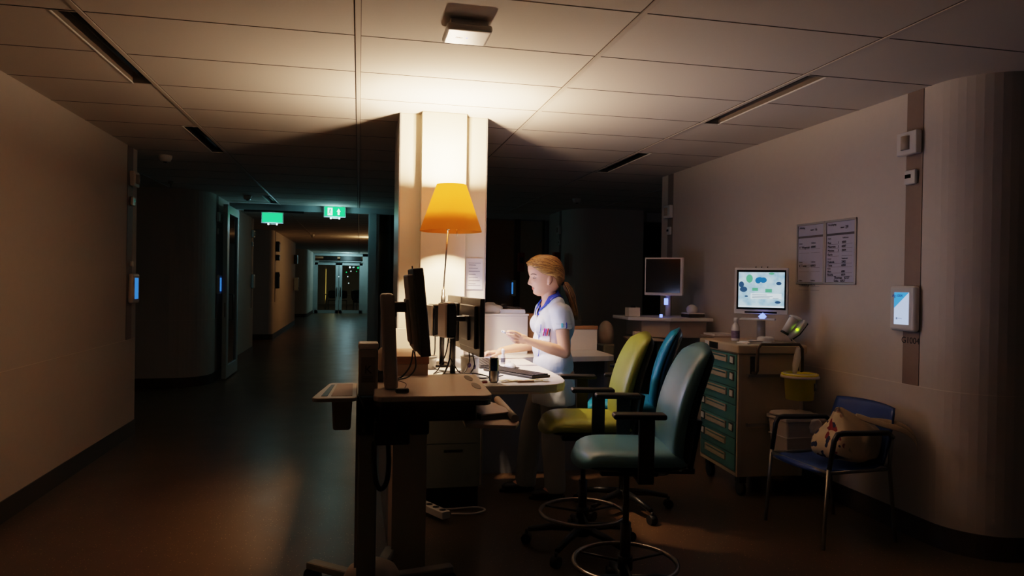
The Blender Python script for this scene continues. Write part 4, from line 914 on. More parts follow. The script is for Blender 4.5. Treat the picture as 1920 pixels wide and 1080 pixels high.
# tote bag slumped on the seat
b = MB()
rings = [(.0, .15, .11, .03, 0), (.04, .175, .14, .015, 0), (.10, .18, .14, .02, .01), (.16, .15, .12, .045, .01), (.205, .115, .08, .04, .0), (.245, .065, .05, .0, 0), (.275, .028, .025, -.02, 0), (.29, .008, .008, -.025, 0)]
seg = 36; R_ = []
for (z_, rx, ry, ox, oy) in rings:
    ring = []
    for k in range(seg):
        a = 2*PI*k/seg; w_ = 1+.10*math.sin(3*a+z_*9)+.05*math.sin(7*a-z_*20)+.03*math.sin(13*a+z_*30)
        ring.append(b.bm.verts.new((ox+rx*w_*math.cos(a), oy+ry*w_*math.sin(a), z_+.01*math.sin(5*a)*(z_ > .02))))
    R_.append(ring)
for i in range(len(R_)-1):
    for k in range(seg): f = b.bm.faces.new((R_[i][k], R_[i][(k+1) % seg], R_[i+1][(k+1) % seg], R_[i+1][k])); f.smooth = True
b.bm.faces.new(list(reversed(R_[0]))); b.bm.faces.new(R_[-1])
t = thing('tote_bag', 'cream canvas tote bag with red and navy print on the blue chair', 'bag', (2.78, 3.63, .452), math.radians(-12))
o = b.build('bag_body', M['canvas'], t, subsurf=2); t.scale = (1.08, 1.08, 1.03)
b = MB()
def strap(pts, w_=.035):
    P = [Vector(p) for p in pts]; vs = []
    for i, p in enumerate(P):
        vs.append((b.bm.verts.new(p+Vector((0, 0, w_/2))), b.bm.verts.new(p-Vector((0, 0.01, w_/2)))))
    for i in range(len(vs)-1): f = b.bm.faces.new((vs[i][0], vs[i+1][0], vs[i+1][1], vs[i][1])); f.smooth = True
strap([(.04, -.03, .26), (.10, -.06, .235), (.17, -.09, .215), (.25, -.12, .20), (.30, -.13, .165), (.325, -.135, .12), (.32, -.135, .09)])
strap([(.06, .03, .22), (.13, -.01, .225), (.2, -.05, .23), (.27, -.1, .22), (.31, -.12, .18), (.33, -.13, .13)], .028)
o = b.build('strap', pmat('canvas_strap', '#c7b491', .8, var=.06), t); s_ = o.modifiers.new('s', 'SOLIDIFY'); s_.thickness = .004; s_ = o.modifiers.new('u', 'SUBSURF'); s_.levels = s_.render_levels = 1
MB().ball((-.02, -.135, .185), .006).build('snap_button', M['darksteel'], t)
# ------------------------------------------------------------------ second computer cart at the back right
t = thing('computer_cart', 'white computer cart with dark screen at the back by the right wall', 'cart', (2.75, 6.1, 0), 0)
MB().prism([(-.38, -.1), (-.06, -.3), (.35, -.3), (.35, .3), (-.38, .3)], 1.13, 1.16).build('work_surface', M['whitep'], t, bevel=.006)
MB().prism([(-.25, -.1), (-.04, -.24), (.32, -.24), (.32, .28), (-.25, .28)], .98, 1.129).build('electronics_housing', M['cartp'], t, bevel=.008)
MB().prism([(.28, -.25), (.33, -.25), (.33, .28), (.28, .28)], .5, .979).build('side_panel', M['cartp'], t)
MB().prism([(-.42, -.2), (-.12, -.3), (-.05, -.1), (-.35, .1)], .955, .975).build('keyboard_tray', M['cartp'], t, bevel=.004)
MB().cyl((0, 0, .15), (0, 0, .975), .05).build('column', M['cartp'], t)
for k in range(5):
    a = k*2*PI/5+.2; lg = MB().tube([(0, 0, .14), (.26*math.cos(a), .26*math.sin(a), .1)], [.04, .025]).build('base_leg', M['cartp'], t)
    MB().cyl((.26*math.cos(a)-.02, .26*math.sin(a), .04), (.26*math.cos(a)+.02, .26*math.sin(a), .04), .04).build('castor', M['rubber'], lg)
mt = thing('monitor', None, None); mt.parent = t; mt.location = (.0, 0.0, 1.53); mt.rotation_euler = (0, 0, math.radians(-42))
MB().box((0, .015, 0), (.36, .045, .35)).build('bezel', M['whitep'], mt, bevel=.005); MB().box((-.004, -.0095, .006), (.325, .003, .31)).build('screen', M['screenoff'], mt); MB().box((0, .05, 0), (.25, .04, .25)).build('back_housing', M['cartp'], mt)
MB().cyl((.08, .07, 1.16), (.08, .07, 1.5), .025).build('monitor_post', M['whitep'], t)
MB().box((.02, -.02, 1.30), (.03, .02, .06)).box((-.09, -.16, 1.175), (.02, .02, .025)).build('status_light', M['ledb'], t)
t = thing('tissue_box', 'cream box on the back cart work surface at the left', 'box', (2.46, 6.12, 1.161)); MB().bx(-.055, .055, -.05, .05, 0, .08).build('box_body', M['cream'], t, bevel=.003); MB().bx(-.02, .02, -.02, .02, .0801, .095).build('box_top', M['dark'], t)
t = thing('desk_phone', 'pale handset on a dark tray on the back cart', 'phone', (3.0, 6.0, 1.161)); MB().bx(-.08, .08, -.08, .08, 0, .03).build('phone_base', M['dark'], t, bevel=.005); MB().ball((-.01, 0, .07), (.05, .06, .045)).build('phone_body', M['whitep'], t); MB().bx(-.078, .078, -.078, .078, .0301, .04).build('phone_tray', M['whitep'], t)
t = thing('paper_stack', 'papers on the keyboard tray of the back cart', 'paper', (2.50, 5.96, .976)); MB().box((0, 0, .003), (.16, .12, .005), (0, 0, -.3)).box((-.02, .06, .03), (.09, .06, .04)).build('sheets', M['paper'], t)
t = thing('linen_trolley_arm', 'grey padded rail unit behind the green chair', 'trolley', (2.27, 6.3, 0)); MB().bx(-.06, .06, -.1, .1, .12, .9).build('body', M['cab'], t, bevel=.02); MB().ball((0, 0, .98), (.07, .12, .13)).build('top_pad', M['cartp'], t)
for sy in (-.08, .08): MB().cyl((-.02, sy, .03), (.02, sy, .03), .03).bx(-.01, .01, sy-.01, sy+.01, .03, .13).build('castor', M['rubber'], t)
t = thing('wall_shelf', 'small pale shelf with folder behind the trolley', 'shelf', (3.06, 6.0-.35, 1.01)); MB().bx(-.1, .13, -.12, .12, 0, .012).build('shelf_board', M['cartp'], t); MB().bx(-.08, .1, -.1, .1, .0125, .03).build('folder', M['paper'], t); MB().bx(.1, .13, -.02, .02, -.12, 0).build('bracket', M['steel'], t)
t = thing('low_cabinet', 'dark low cabinet behind the deep teal chair', 'cabinet', (2.35, 6.55, 0)); MB().bx(-.12, .3, 0, .3, .05, .7).build('body', M['base'], t); MB().bx(-.11, .29, -.012, -.001, .07, .68).build('door', M['dark'], t); MB().bx(-.1, .28, .02, .28, 0, .05).build('plinth', M['black'], t)

# ------------------------------------------------------------------ the nurse
S_ = 1.045
def P(x, y, z): return Vector(((x-1.24)*S_, (y-4.45)*S_, (z-.0624)*S_))
nurse = thing('person', 'person in white tunic with blue collar and blonde ponytail standing at the desk', 'person', (1.24*S_, 4.45*S_, 0))
HR = [  # z, front x, back x, half width
    (1.368, 1.135, 1.185, .016), (1.376, 1.119, 1.21, .030), (1.386, 1.109, 1.232, .040), (1.398, 1.1045, 1.250, .048), (1.408, 1.104, 1.262, .053), (1.420, 1.101, 1.272, .058), (1.435, 1.093, 1.280, .062),
    (1.455, 1.088, 1.286, .066), (1.475, 1.086, 1.290, .069), (1.492, 1.083, 1.292, .071), (1.510, 1.074, 1.292, .073), (1.535, 1.067, 1.290, .0745), (1.560, 1.067, 1.284, .0735), (1.585, 1.078, 1.270, .067), (1.605, 1.100, 1.250, .054), (1.618, 1.130, 1.222, .036), (1.624, 1.155, 1.195, .016)]
def hrow(z):
    for i in range(len(HR)-1):
        a, b = HR[i], HR[i+1]
        if z <= b[0]:
            t = max(0, (z-a[0])/(b[0]-a[0])); return [a[k]+(b[k]-a[k])*t for k in range(4)]
    return list(HR[-1])
NOSE = [(1.425, 0), (1.434, .004), (1.438, .014), (1.443, .0245), (1.449, .0245), (1.458, .020), (1.47, .0145), (1.482, .009), (1.495, .004), (1.51, 0)]
def interp(T, z):
    if z <= T[0][0] or z >= T[-1][0]: return 0
    for i in range(len(T)-1):
        if z <= T[i+1][0]: t = (z-T[i][0])/(T[i+1][0]-T[i][0]); t = t*t*(3-2*t); return T[i][1]+(T[i+1][1]-T[i][1])*t
def hp(z, a, off=0):
    """point on the head: a = 0 straight ahead (-X), positive towards the camera side (-Y)"""
    _, xf_, xb, hw = hrow(z); cx = xf_+(xb-xf_)*.56
    c, s = math.cos(a), math.sin(a); ex = 2.25
    rx = (cx-xf_) if c > 0 else (xb-cx)
    k = (abs(c)**ex+abs(s)**ex)**(-1/ex)
    x = cx-(rx+off)*c*k; y = -(hw+off)*s*k
    if c > 0:
        w = .0105+.004*(1 if z < 1.45 else 0)
        x -= interp(NOSE, z)*math.exp(-(y/w)**2)
        x -= .0035*math.exp(-((z-1.4185)/.0035)**2-(y/.018)**2) + .0035*math.exp(-((z-1.4095)/.0035)**2-(y/.016)**2) - .003*math.exp(-((z-1.414)/.002)**2-(y/.02)**2)
        x -= .005*math.exp(-((z-1.385)/.010)**2-(y/.022)**2)                       # chin
        x += .0075*math.exp(-((z-1.486)/.011)**2-((abs(y)-.031)/.014)**2)          # eye sockets
        x -= .003*math.exp(-((z-1.502)/.006)**2-((abs(y)-.028)/.02)**2)            # brow
        x -= .003*math.exp(-((z-1.455)/.014)**2-((abs(y)-.042)/.014)**2)           # cheek
    return Vector((x, 4.45+y, z))
def V(v): return P(v.x, v.y, v.z)
def HPT(z, a, off=0): return V(hp(z, a, off))
b = MB()
rings = []; NS = 72
zs = [1.368+(1.624-1.368)*i/84 for i in range(85)]
for z in zs: rings.append([b.bm.verts.new(HPT(z, 2*PI*k/NS)) for k in range(NS)])
for i in range(len(rings)-1):
    for k in range(NS): b.bm.faces.new((rings[i][k], rings[i+1][k], rings[i+1][(k+1) % NS], rings[i][(k+1) % NS]))
b.bm.faces.new(rings[0]); b.bm.faces.new(list(reversed(rings[-1])))
bmesh.ops.recalc_face_normals(b.bm, faces=b.bm.faces)
def cap(p, q, r0, r1, B=b, seg=20): B.cap(P(*p), P(*q), r0*S_, r1*S_, seg=seg)
def ball(p, r, B=b, rot=(0, 0, 0), seg=24): B.ball(P(*p), tuple(k*S_ for k in (r if isinstance(r, tuple) else (r, r, r))), rot=rot, seg=seg)
# ears
for sy in (-1, 1):
    ball((1.196, 4.45+sy*.071, 1.476), (.015, .007, .028), rot=(0, .12, 0), seg=16)
    ball((1.190, 4.45+sy*.071, 1.450), (.009, .006, .010), seg=12)
# neck, torso, pelvis
cap((1.218, 4.45, 1.30), (1.203, 4.45, 1.42), .052, .047)
cap((1.235, 4.29, 1.275), (1.225, 4.61, 1.275), .046, .046)
cap((1.235, 4.38, 1.30), (1.225, 4.52, 1.30), .055, .055)
ball((1.235, 4.45, 1.20), (.098, .155, .14)); ball((1.225, 4.45, 1.05), (.090, .130, .16)); ball((1.25, 4.45, .90), (.105, .165, .15))
ball((1.165, 4.39, 1.185), (.050, .055, .055)); ball((1.165, 4.51, 1.185), (.050, .055, .055)); ball((1.30, 4.45, .85), (.08, .15, .10))
# near arm
cap((1.238, 4.275, 1.265), (1.262, 4.245, 1.02), .048, .037); cap((1.262, 4.245, 1.02), (1.165, 4.245, 1.048), .037, .036); cap((1.165, 4.245, 1.048), (1.03, 4.252, 1.092), .036, .0225)
# far arm
cap((1.222, 4.625, 1.265), (1.20, 4.68, 1.035), .048, .037); cap((1.20, 4.68, 1.035), (1.09, 4.655, 1.02), .037, .034); cap((1.09, 4.655, 1.02), (.925, 4.605, .998), .034, .022)
# legs
for (hx, hy, kx, ky, ax, ay) in ((1.24, 4.385, 1.235, 4.40, 1.262, 4.41), (1.235, 4.53, 1.14, 4.58, 1.105, 4.60)):
    cap((hx, hy, .84), (kx, ky, .50), .085, .055); cap((kx, ky, .50), (ax, ay, .13), .055, .036); cap((ax, ay, .13), (ax-.10, ay-.01, .09), .034, .026)
body_src = b
# hands: fingers as chains of tapered capsules; thumb from the side of the palm
def finger(pts, r0, r1, B):
    n = len(pts)-1
    for i in range(n):
        ra = r0+(r1-r0)*i/n; rb = r0+(r1-r0)*(i+1)/n
        B.cap(P(*pts[i]), P(*pts[i+1]), ra*S_, rb*S_, seg=12)
B = body_src
# near hand, back of the hand to the camera, pinching a small item at the left
ball((.995, 4.252, 1.103), (.040, .015, .030), rot=(0, .33, 0)); cap((1.03, 4.252, 1.092), (1.00, 4.252, 1.102), .022, .019)
finger([(.972, 4.248, 1.128), (.938, 4.243, 1.148), (.912, 4.247, 1.150), (.894, 4.255, 1.146)], .0088, .0065, B)
finger([(.966, 4.248, 1.112), (.932, 4.238, 1.127), (.908, 4.244, 1.132), (.892, 4.254, 1.134)], .0090, .0066, B)
finger([(.964, 4.250, 1.096), (.935, 4.240, 1.104), (.915, 4.248, 1.114), (.903, 4.262, 1.121)], .0086, .0064, B)
finger([(.968, 4.254, 1.081), (.945, 4.244, 1.083), (.929, 4.252, 1.093), (.921, 4.264, 1.101)], .0078, .0058, B)
finger([(1.0, 4.270, 1.118), (.965, 4.282, 1.138), (.930, 4.276, 1.150), (.902, 4.266, 1.151)], .0115, .0078, B)
# far hand lying over the mouse, palm down
HX, HY, HZ = -.008, 4.600-4.838, .010
ball((.905+HX, 4.838+HY, .978+HZ), (.042, .030, .014), rot=(0, .15, 0)); cap((.935+HX, 4.83+HY+.006, .988+HZ), (.92+HX, 4.835+HY, .983+HZ), .021, .018)
for k, (dy, L_) in enumerate(((-.028, .058), (-.010, .068), (.008, .064), (.025, .05))):
    y0 = 4.838+dy*.8+HY; finger([(.878+HX, y0, .977+HZ), (.878-L_*.45+HX, y0+dy*.15, .982+HZ), (.878-L_*.8+HX, y0+dy*.2, .972+HZ), (.878-L_*.98+HX, y0+dy*.2, .956+HZ)], .0088-.0006*(k == 3), .0064, B)
finger([(.915+HX, 4.812+HY, .972+HZ), (.893+HX, 4.795+HY, .966+HZ), (.868+HX, 4.790+HY, .958+HZ)], .0105, .0078, B)
body = remesh(body_src, 'body', M['skin'], .0036, nurse, smooth=2)
# face details
e = MB()
def surf_tube(pts, r, off=.0006): return [HPT(z, a, off) for z, a in pts]
for sgn in (1, -1):
    nm = MB(); nm.tube([HPT(1.5035, sgn*.34, .001), HPT(1.5085, sgn*.50, .0012), HPT(1.5085, sgn*.66, .001), HPT(1.5035, sgn*.80, .0004)], [.0022, .0030, .0026, .0012], seg=8).build('eyebrow', M['brow'], nurse)
    eye = MB().ball(HPT(1.4855, sgn*.50, -.0085), .0125, seg=20).build('eye', pmat('eye_white', '#e8e2dc', .2), nurse)
    MB().ball(HPT(1.4890, sgn*.50, -.0082), (.0128, .0132, .0122), seg=20).xf(Matrix.Translation((0, 0, .0012))).build('eyelid', M['skin'], nurse)
    MB().tube([HPT(1.4835, sgn*.36, .0035), HPT(1.4800, sgn*.50, .0048), HPT(1.4820, sgn*.64, .0030), HPT(1.4845, sgn*.72, .0015)], [.0009, .0016, .0014, .0008], seg=6).build('eyelashes', M['brow'], nurse)
MB().tube([HPT(1.4175, .34, .000), HPT(1.4195, .18, .0006), HPT(1.4190, 0, .0008), HPT(1.4195, -.18, .0006), HPT(1.4175, -.34, 0)], [.0012, .0028, .003, .0028, .0012], seg=8).tube([HPT(1.4150, .30, .000), HPT(1.4105, .15, .0006), HPT(1.4095, 0, .0008), HPT(1.4105, -.15, .0006), HPT(1.4150, -.30, 0)], [.0012, .0028, .0032, .0028, .0012], seg=8).build('lips', M['lip'], nurse)
MB().ball(P(1.190, 4.375, 1.443), .003).build('earring', M['chrome'], nurse)
# hair: close cap, swept strands and ponytail
h = MB(); rr = []
def hairline(a):                                        # lowest z of the hair at angle a (0 = forehead)
    a = abs(a)
    T = [(0, 1.566), (.5, 1.560), (.85, 1.540), (1.15, 1.512), (1.45, 1.500), (1.7, 1.496), (1.95, 1.478), (2.2, 1.44), (2.6, 1.425), (3.15, 1.42)]
    for i in range(len(T)-1):
        if a <= T[i+1][0]: t = (a-T[i][0])/(T[i+1][0]-T[i][0]); return T[i][1]+(T[i+1][1]-T[i][1])*t
    return T[-1][1]
NA, NZ = 64, 22
for i in range(NZ+1):
    ring = []
    for k in range(NA):
        a = -PI+2*PI*k/NA; z0 = hairline(a); z = z0+(1.6235-z0)*(i/NZ)**.9
        off = .002+.012*min(1, i/5)
        p = hp(z, a, off); p.z += .012*(i/NZ)**2
        ring.append(h.bm.verts.new(V(p)))
    rr.append(ring)
for i in range(NZ):
    for k in range(NA):
        f = h.bm.faces.new((rr[i][k], rr[i][(k+1) % NA], rr[i+1][(k+1) % NA], rr[i+1][k])); f.smooth = True
f = h.bm.faces.new(rr[-1]); f.smooth = True
hair = h.build('hair', M['hairdk'], nurse)
TIE = Vector((1.303, 4.45, 1.458))
st = MB(); rnd = random.Random(3)
def hair_dist(a, t):
    z0 = hairline(a); z = z0+(1.60-z0)*t; return z
for i in range(340):
    sgn = 1 if i % 3 else -1
    a0 = sgn*rnd.uniform(0, 1.9); z0 = hairline(a0)+.002
    if rnd.random() < .55: z0 = rnd.uniform(z0, 1.615)
    pts = []; n = 12; a1 = sgn*3.0; z1 = 1.468+rnd.uniform(-.02, .02)
    arch = rnd.uniform(.0, .03)*(1 if z0 < 1.56 else .3)
    off0 = rnd.uniform(.012, .0175)
    for k in range(n+1):
        u = k/n; a = a0+(a1-a0)*u; z = z0+(z1-z0)*(u**1.6)+arch*math.sin(u*PI)
        z = min(z, 1.622); lift = min(1, (z-hairline(a))/.02+.25) if k < 3 else 1
        p = hp(z, a, off0*max(.25, lift)); p.z += .012*max(0, (z-1.56)/.065)**2
        if u > .8: w_ = (u-.8)/.2; p = p.lerp(TIE+Vector((0, rnd.uniform(-.008, .008), rnd.uniform(-.01, .01))), w_)
        pts.append(V(p))
    st.tube(pts, [.0012]+[.0023]*(n-1)+[.0015], seg=5, mi=rnd.choice((0, 0, 1)))
st.build('hair_strands', [M['hair'], M['hairdk']], hair)
pt = MB()
for i in range(150):
    ang = rnd.uniform(0, 2*PI); q = rnd.random()**.5; cy = math.cos(ang)*q; sx = math.sin(ang)*q
    path = [(1.292, 1.458, .012), (1.312, 1.453, .021), (1.336, 1.418, .028), (1.360, 1.36, .028), (1.375, 1.30, .026), (1.388, 1.25, .022), (1.396, 1.215, .012)]
    L_ = rnd.choice((5, 6, 7, 7))
    pts = [P(x+sx*w_*.8+rnd.uniform(-.002, .002), 4.45-.01*k/6+cy*w_, z+sx*w_*.3) for k, (x, z, w_) in enumerate(path[:L_])]
    pt.tube(pts, [.0022]*(len(pts)-1)+[.0006], seg=5, mi=rnd.choice((0, 1)))
pt.build('ponytail', [M['hair'], M['hairdk']], nurse)
MB().lathe([(.014, -.011), (.021, -.007), (.0225, 0), (.021, .007), (.014, .011)], P(1.299, 4.45, 1.457), 24, M=Matrix.Rotation(math.radians(75), 4, 'Y')).build('hair_tie', M['tie'], nurse)
# tunic
g = MB()
def gc(p, q, r0, r1): g.cap(P(*p), P(*q), r0*S_, r1*S_, seg=24)
def gb(p, r, rot=(0, 0, 0)): g.ball(P(*p), tuple(k*S_ for k in r), rot=rot, seg=32)
gc((1.240, 4.295, 1.277), (1.228, 4.605, 1.277), .055, .055); gc((1.237, 4.38, 1.305), (1.227, 4.52, 1.305), .063, .063)
gb((1.238, 4.45, 1.20), (.115, .168, .155)); gb((1.235, 4.45, 1.06), (.118, .150, .17)); gb((1.245, 4.45, .92), (.130, .178, .16)); gb((1.315, 4.45, 1.19), (.055, .13, .13))
gb((1.160, 4.39, 1.18), (.058, .062, .07)); gb((1.160, 4.51, 1.18), (.058, .062, .07))
gb((1.165, 4.45, 1.05), (.058, .10, .12)); gb((1.30, 4.45, .93), (.062, .14, .10))
n = 40; skirt = []
for (z, rx, ry, cx) in ((.95, .105, .155, 1.24), (.86, .128, .182, 1.245), (.78, .136, .190, 1.248), (.70, .140, .196, 1.25), (.675, .138, .195, 1.25)):
    skirt.append([g.bm.verts.new(P(cx+rx*(1+.03*math.sin(6*k*2*PI/n+z*10))*math.cos(2*PI*k/n), 4.45+ry*(1+.03*math.sin(7*k*2*PI/n+z*6))*math.sin(2*PI*k/n), z)) for k in range(n)])
for i in range(len(skirt)-1):
    for k in range(n): g.bm.faces.new((skirt[i][k], skirt[i+1][k], skirt[i+1][(k+1) % n], skirt[i][(k+1) % n]))
g.bm.faces.new(list(reversed(skirt[0]))); g.bm.faces.new(skirt[-1])
for (a, c) in (((1.240, 4.272, 1.265), (1.252, 4.252, 1.165)), ((1.224, 4.628, 1.265), (1.211, 4.668, 1.165))):
    gc(a, ((a[0]+c[0])/2, (a[1]+c[1])/2, (a[2]+c[2])/2), .060, .058); g.cyl(P(*((a[0]+c[0])/2, (a[1]+c[1])/2, (a[2]+c[2])/2)), P(*c), .058*S_, .060*S_, seg=28, smooth=False)
tun = remesh(g, 'tunic', M['tunic'], .0055, nurse, smooth=5)
bm = bmesh.new(); bm.from_mesh(tun.data); kill = []
for v in bm.verts:                                       # fold noise, then neckline opening
    v.co += Vector(noise.noise_vector(Vector((v.co.x*9, v.co.y*9, v.co.z*5))))*.008+Vector(noise.noise_vector(Vector((v.co.x*26, v.co.y*26, v.co.z*15))))*.0035
for f_ in bm.faces:
    c = f_.calc_center_median(); x = c.x/S_+1.24; y = c.y/S_+4.45; z = c.z/S_+.0624
    neck = math.hypot((x-1.208)/.062, (y-4.45)/.062) < 1 and z > 1.28
    vee = x < 1.21 and z > 1.215 and abs(y-4.45) < (z-1.215)*.62
    if neck or vee: kill.append(f_)
bmesh.ops.delete(bm, geom=kill, context='FACES'); bm.to_mesh(tun.data); bm.free()
so = tun.modifiers.new('s', 'SOLIDIFY'); so.thickness = .003; so.offset = -1
from mathutils.bvhtree import BVHTree
bmv = bmesh.new(); bmv.from_mesh(tun.data); BV = BVHTree.FromBMesh(bmv)
def on_tunic(p, d, off=.003):                            # drop a point onto the cloth from outside along d
    o_ = Vector(p)-Vector(d)*.3; hit, nrm, _, _ = BV.ray_cast(o_, Vector(d)); return (hit+(-Vector(d))*off) if hit else Vector(p)
def patch(name, mat, x0, x1, z0, z1, n_=6, off=.004, d=(0, 1, 0), curve=None):
    q = MB(); G = [[q.bm.verts.new(on_tunic(P(x0+(x1-x0)*i/n_, 4.2, z0+(z1-z0)*j/n_), d, off)) for j in range(n_+1)] for i in range(n_+1)]
    for i in range(n_):
        for j in range(n_): f_ = q.bm.faces.new((G[i][j], G[i+1][j], G[i+1][j+1], G[i][j+1])); f_.smooth = True
    o_ = q.build(name, mat, tun); s_ = o_.modifiers.new('s', 'SOLIDIFY'); s_.thickness = .0015; return o_
patch('chest_pocket', M['tunic'], 1.140, 1.185, 1.075, 1.150)
patch('name_badge', M['whitep'], 1.145, 1.178, 1.082, 1.092, off=.007); patch('name_line', M['greyink'], 1.148, 1.17, 1.086, 1.0875, off=.009)
patch('hip_pocket', M['tunic'], 1.160, 1.235, .80, .885, off=.005); patch('pocket_trim', M['blue'], 1.158, 1.163, .80, .888, off=.0065)
patch('pocket_seam', M['deskgrey'], 1.16, 1.235, .881, .884, off=.0065)
patch('sleeve_patch', M['badge'], 1.222, 1.234, 1.178, 1.205, off=.004); patch('sleeve_stripe', M['blue'], 1.253, 1.259, 1.170, 1.21, off=.004)
patch('sleeve_cuff_seam', M['deskgrey'], 1.19, 1.30, 1.1995, 1.201, n_=14, off=.0012)
patch('front_placket', M['blue'], 1.127, 1.1295, .98, 1.19, n_=12, off=.002)
# blue collar: a flap from the neck opening outwards, laid on the cloth
def drop(x, y, z=1.47):
    o_ = P(x, y, z); hit, _, _, _ = BV.ray_cast(o_, Vector((0, 0, -1))); return hit
def press(y, z):
    o_ = P(.95, y, z); hit, _, _, _ = BV.ray_cast(o_, Vector((1, 0, 0))); return hit
for sg in (-1, 1):
    q = MB(); rows = []
    for k in range(11):
        ph = math.radians(105*k/10); c, s2 = math.cos(ph), math.sin(ph); row = []
        for m_ in range(4):
            rr_ = .058+.014*m_; x, y = 1.208+rr_*c, 4.45+sg*rr_*s2
            hit = drop(x, y); zi = P(0, 0, 1.408-.0042*k).z; zo = P(0, 0, 1.335-.003*k).z
            hz_ = (hit.z if hit and hit.z > P(0, 0, 1.22).z else zo-.02)+.007; p_ = P(x, y, 0); p_.z = max(zi+(zo-zi)*m_/3, hz_); row.append(q.bm.verts.new(p_))
        rows.append(row)
    for k in range(1, 8):
        z_ = 1.318-.011*k; row = []
        for m_ in range(4):
            y = 4.45+sg*((z_-1.215)*.62+.002+.013*m_*(1-.11*k)); hit = press(y, z_+.004*m_)
            row.append(q.bm.verts.new((hit if hit else P(1.15, y, z_))+Vector((-.009, 0, 0))))
        rows.append(row)
    for k in range(len(rows)-1):
        for m_ in range(3): f_ = q.bm.faces.new((rows[k][m_], rows[k+1][m_], rows[k+1][m_+1], rows[k][m_+1])); f_.smooth = True
    o_ = q.build('collar', M['blue'], tun); s_ = o_.modifiers.new('s', 'SOLIDIFY'); s_.thickness = .005; s_.offset = 0
# pens in the chest pocket
for k, (c, lb) in enumerate((('#d3208a', 'pink pen clipped in the nurse\'s chest pocket'), ('#7a3fc0', 'purple pen clipped in the nurse\'s chest pocket'), ('#c01a3a', 'red pen clipped in the nurse\'s chest pocket'), ('#221a52', 'dark blue pen clipped in the nurse\'s chest pocket'))):
    x = 1.148+k*.0095; p0 = on_tunic(P(x, 4.2, 1.118), (0, 1, 0), .009); p1 = on_tunic(P(x+.002, 4.2, 1.160-.003*(k % 2)), (0, 1, 0), .008)
    t = thing('pen', lb, 'pen', nurse.location); mc = pmat('pen_%d' % k, c, .3)
    MB().cyl(p0, p1, .0042, seg=12).build('barrel', mc, t); MB().cyl(p1, p1+(p1-p0).normalized()*.008, .0036, .0025, seg=12).build('pen_cap', mc if k != 3 else M['black'], t); MB().box((p1+p0)/2+Vector((0, -.005, .005)), (.002, .002, .026)).build('clip', M['chrome'], t)
bmv.free()
# trousers and shoes
q = MB()
for (hx, hy, kx, ky, ax, ay) in ((1.24, 4.385, 1.235, 4.40, 1.262, 4.41), (1.235, 4.53, 1.14, 4.58, 1.105, 4.60)):
    q.cap(P(hx, hy, .84), P(kx, ky, .50), .100*S_, .074*S_, seg=24); q.cyl(P(kx, ky, .50), P(ax, ay, .105), .074*S_, .070*S_, seg=28, smooth=False); q.ball(P(kx, ky, .5), .074*S_)
q.ball(P(1.25, 4.45, .86), (.11, .165, .10))
tr = remesh(q, 'trousers', M['trouser'], .007, nurse, smooth=3)
for v in tr.data.vertices: v.co += Vector(noise.noise_vector(Vector((v.co.x*11, v.co.y*11, v.co.z*7))))*.008*max(0, min(1, (.75-v.co.z)*4))
for (ax, ay) in ((1.262, 4.41), (1.105, 4.60)):
    q = MB(); q.ball(P(ax-.01, ay, .115), (.05, .042, .045)); q.ball(P(ax-.09, ay-.005, .098), (.075, .042, .030)); q.cap(P(ax+.02, ay, .095), P(ax-.12, ay-.005, .09), .034, .028)
    sh = remesh(q, 'shoe', M['shoe'], .005, nurse, smooth=3)
    for v in sh.data.vertices: v.co.z = max(v.co.z, .012)
    MB().prism([tuple(P(ax-.055+.12*math.cos(a_), ay-.003+(.042+.004*math.cos(a_))*math.sin(a_), 0)[:2]) for a_ in [k*PI/14 for k in range(28)]], .001, .016).build('sole', M['rubber'], sh)
t = thing('medicine_vial', 'small white item held in the nurse\'s left hand', 'vial', nurse.location); pv = P(.888, 4.262, 1.143)
MB().cyl(pv, pv+Vector((-.02, 0, .008)), .009, seg=16).build('vial_body', M['rim'], t); MB().cyl(pv+Vector((-.02, 0, .008)), pv+Vector((-.028, 0, .011)), .006, seg=16).build('vial_cap', M['whitep'], t)


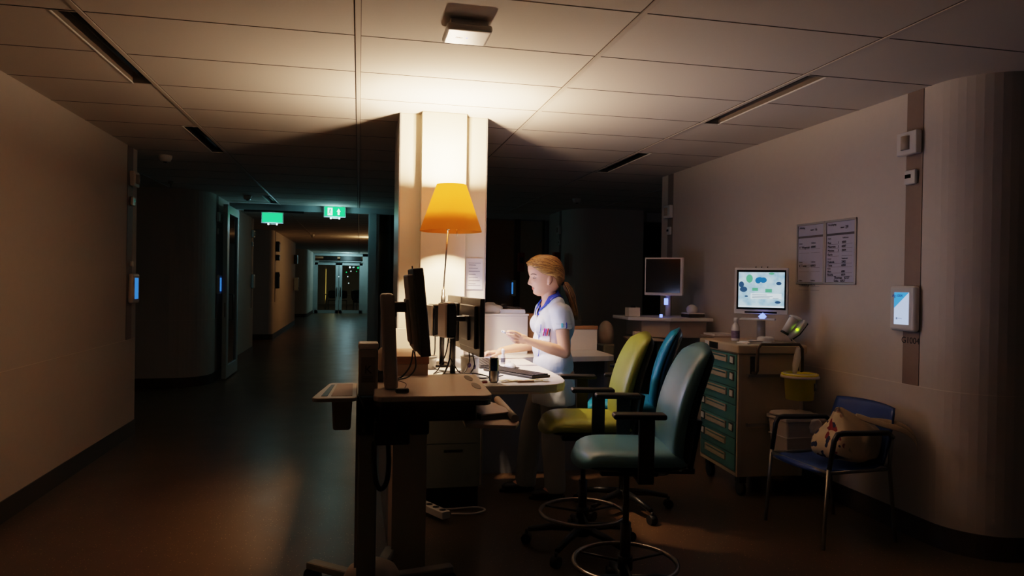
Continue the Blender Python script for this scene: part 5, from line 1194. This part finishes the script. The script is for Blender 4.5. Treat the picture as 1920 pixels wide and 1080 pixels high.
# ------------------------------------------------------------------ lights
def light(name, kind, loc, power, col, size=.05, rot=None, **kw):
    l = bpy.data.lights.new(name, kind); l.energy = power; l.color = col
    if kind == 'POINT': l.shadow_soft_size = size
    if kind == 'AREA': l.size = size
    for k, v in kw.items(): setattr(l, k, v)
    o = bpy.data.objects.new(name, l); COL.objects.link(o); o.location = loc
    if rot: o.rotation_euler = rot
    return o
WARM = (1.0, .71, .48)
light('lamp_bulb', 'POINT', (LX, LY, 2.025), 280, WARM, .045)
light('exit_glow', 'POINT', (-.39, 11.5, 2.40), 4.0, (.38, .82, .9), .06)
light('exit_glow_left', 'POINT', (-1.38, 11.9, 2.28), 3.0, (.4, .78, .95), .06)
light('corridor_wash', 'POINT', (.2, 19.5, 2.4), 14, (1, .62, .3), .1)
light('corridor_end_glow', 'POINT', (-.5, 31.2, 2.45), 18, (.5, .88, .95), .1)
light('lounge_glow', 'POINT', (-1.2, 38.5, 2.3), 14, (.9, .8, .5), .2)
w = bpy.data.worlds.new('night'); SC.world = w; w.use_nodes = True
w.node_tree.nodes['Background'].inputs[0].default_value = (.25, .4, .6, 1); w.node_tree.nodes['Background'].inputs[1].default_value = .02

# ------------------------------------------------------------------ camera
F = 1327.918; yaw, pitch, roll = math.radians(12.2032), math.radians(-.42), math.radians(.90857)
cd = bpy.data.cameras.new('camera'); cam = bpy.data.objects.new('camera', cd); COL.objects.link(cam); SC.camera = cam
cd.sensor_fit = 'HORIZONTAL'; cd.sensor_width = 36; cd.lens = 36*F/1920; cd.clip_start = .05; cd.clip_end = 200
f = Vector((math.sin(yaw)*math.cos(pitch), math.cos(yaw)*math.cos(pitch), math.sin(pitch)))
r = Vector((math.cos(yaw), -math.sin(yaw), 0)); u = r.cross(f)
r2 = r*math.cos(roll)+u*math.sin(roll); u2 = u*math.cos(roll)-r*math.sin(roll)
cam.matrix_world = Matrix(((r2.x, u2.x, -f.x, 0), (r2.y, u2.y, -f.y, 0), (r2.z, u2.z, -f.z, EYE), (0, 0, 0, 1)))

SC.view_settings.view_transform = 'Filmic'; SC.view_settings.look = 'Medium High Contrast'; SC.view_settings.exposure = -0.1; SC.view_settings.gamma = 1.0
SC.cycles.use_denoising = True
SC.cycles.max_bounces = 8; SC.cycles.diffuse_bounces = 5; SC.cycles.transparent_max_bounces = 12
SC.cycles.sample_clamp_indirect = 4
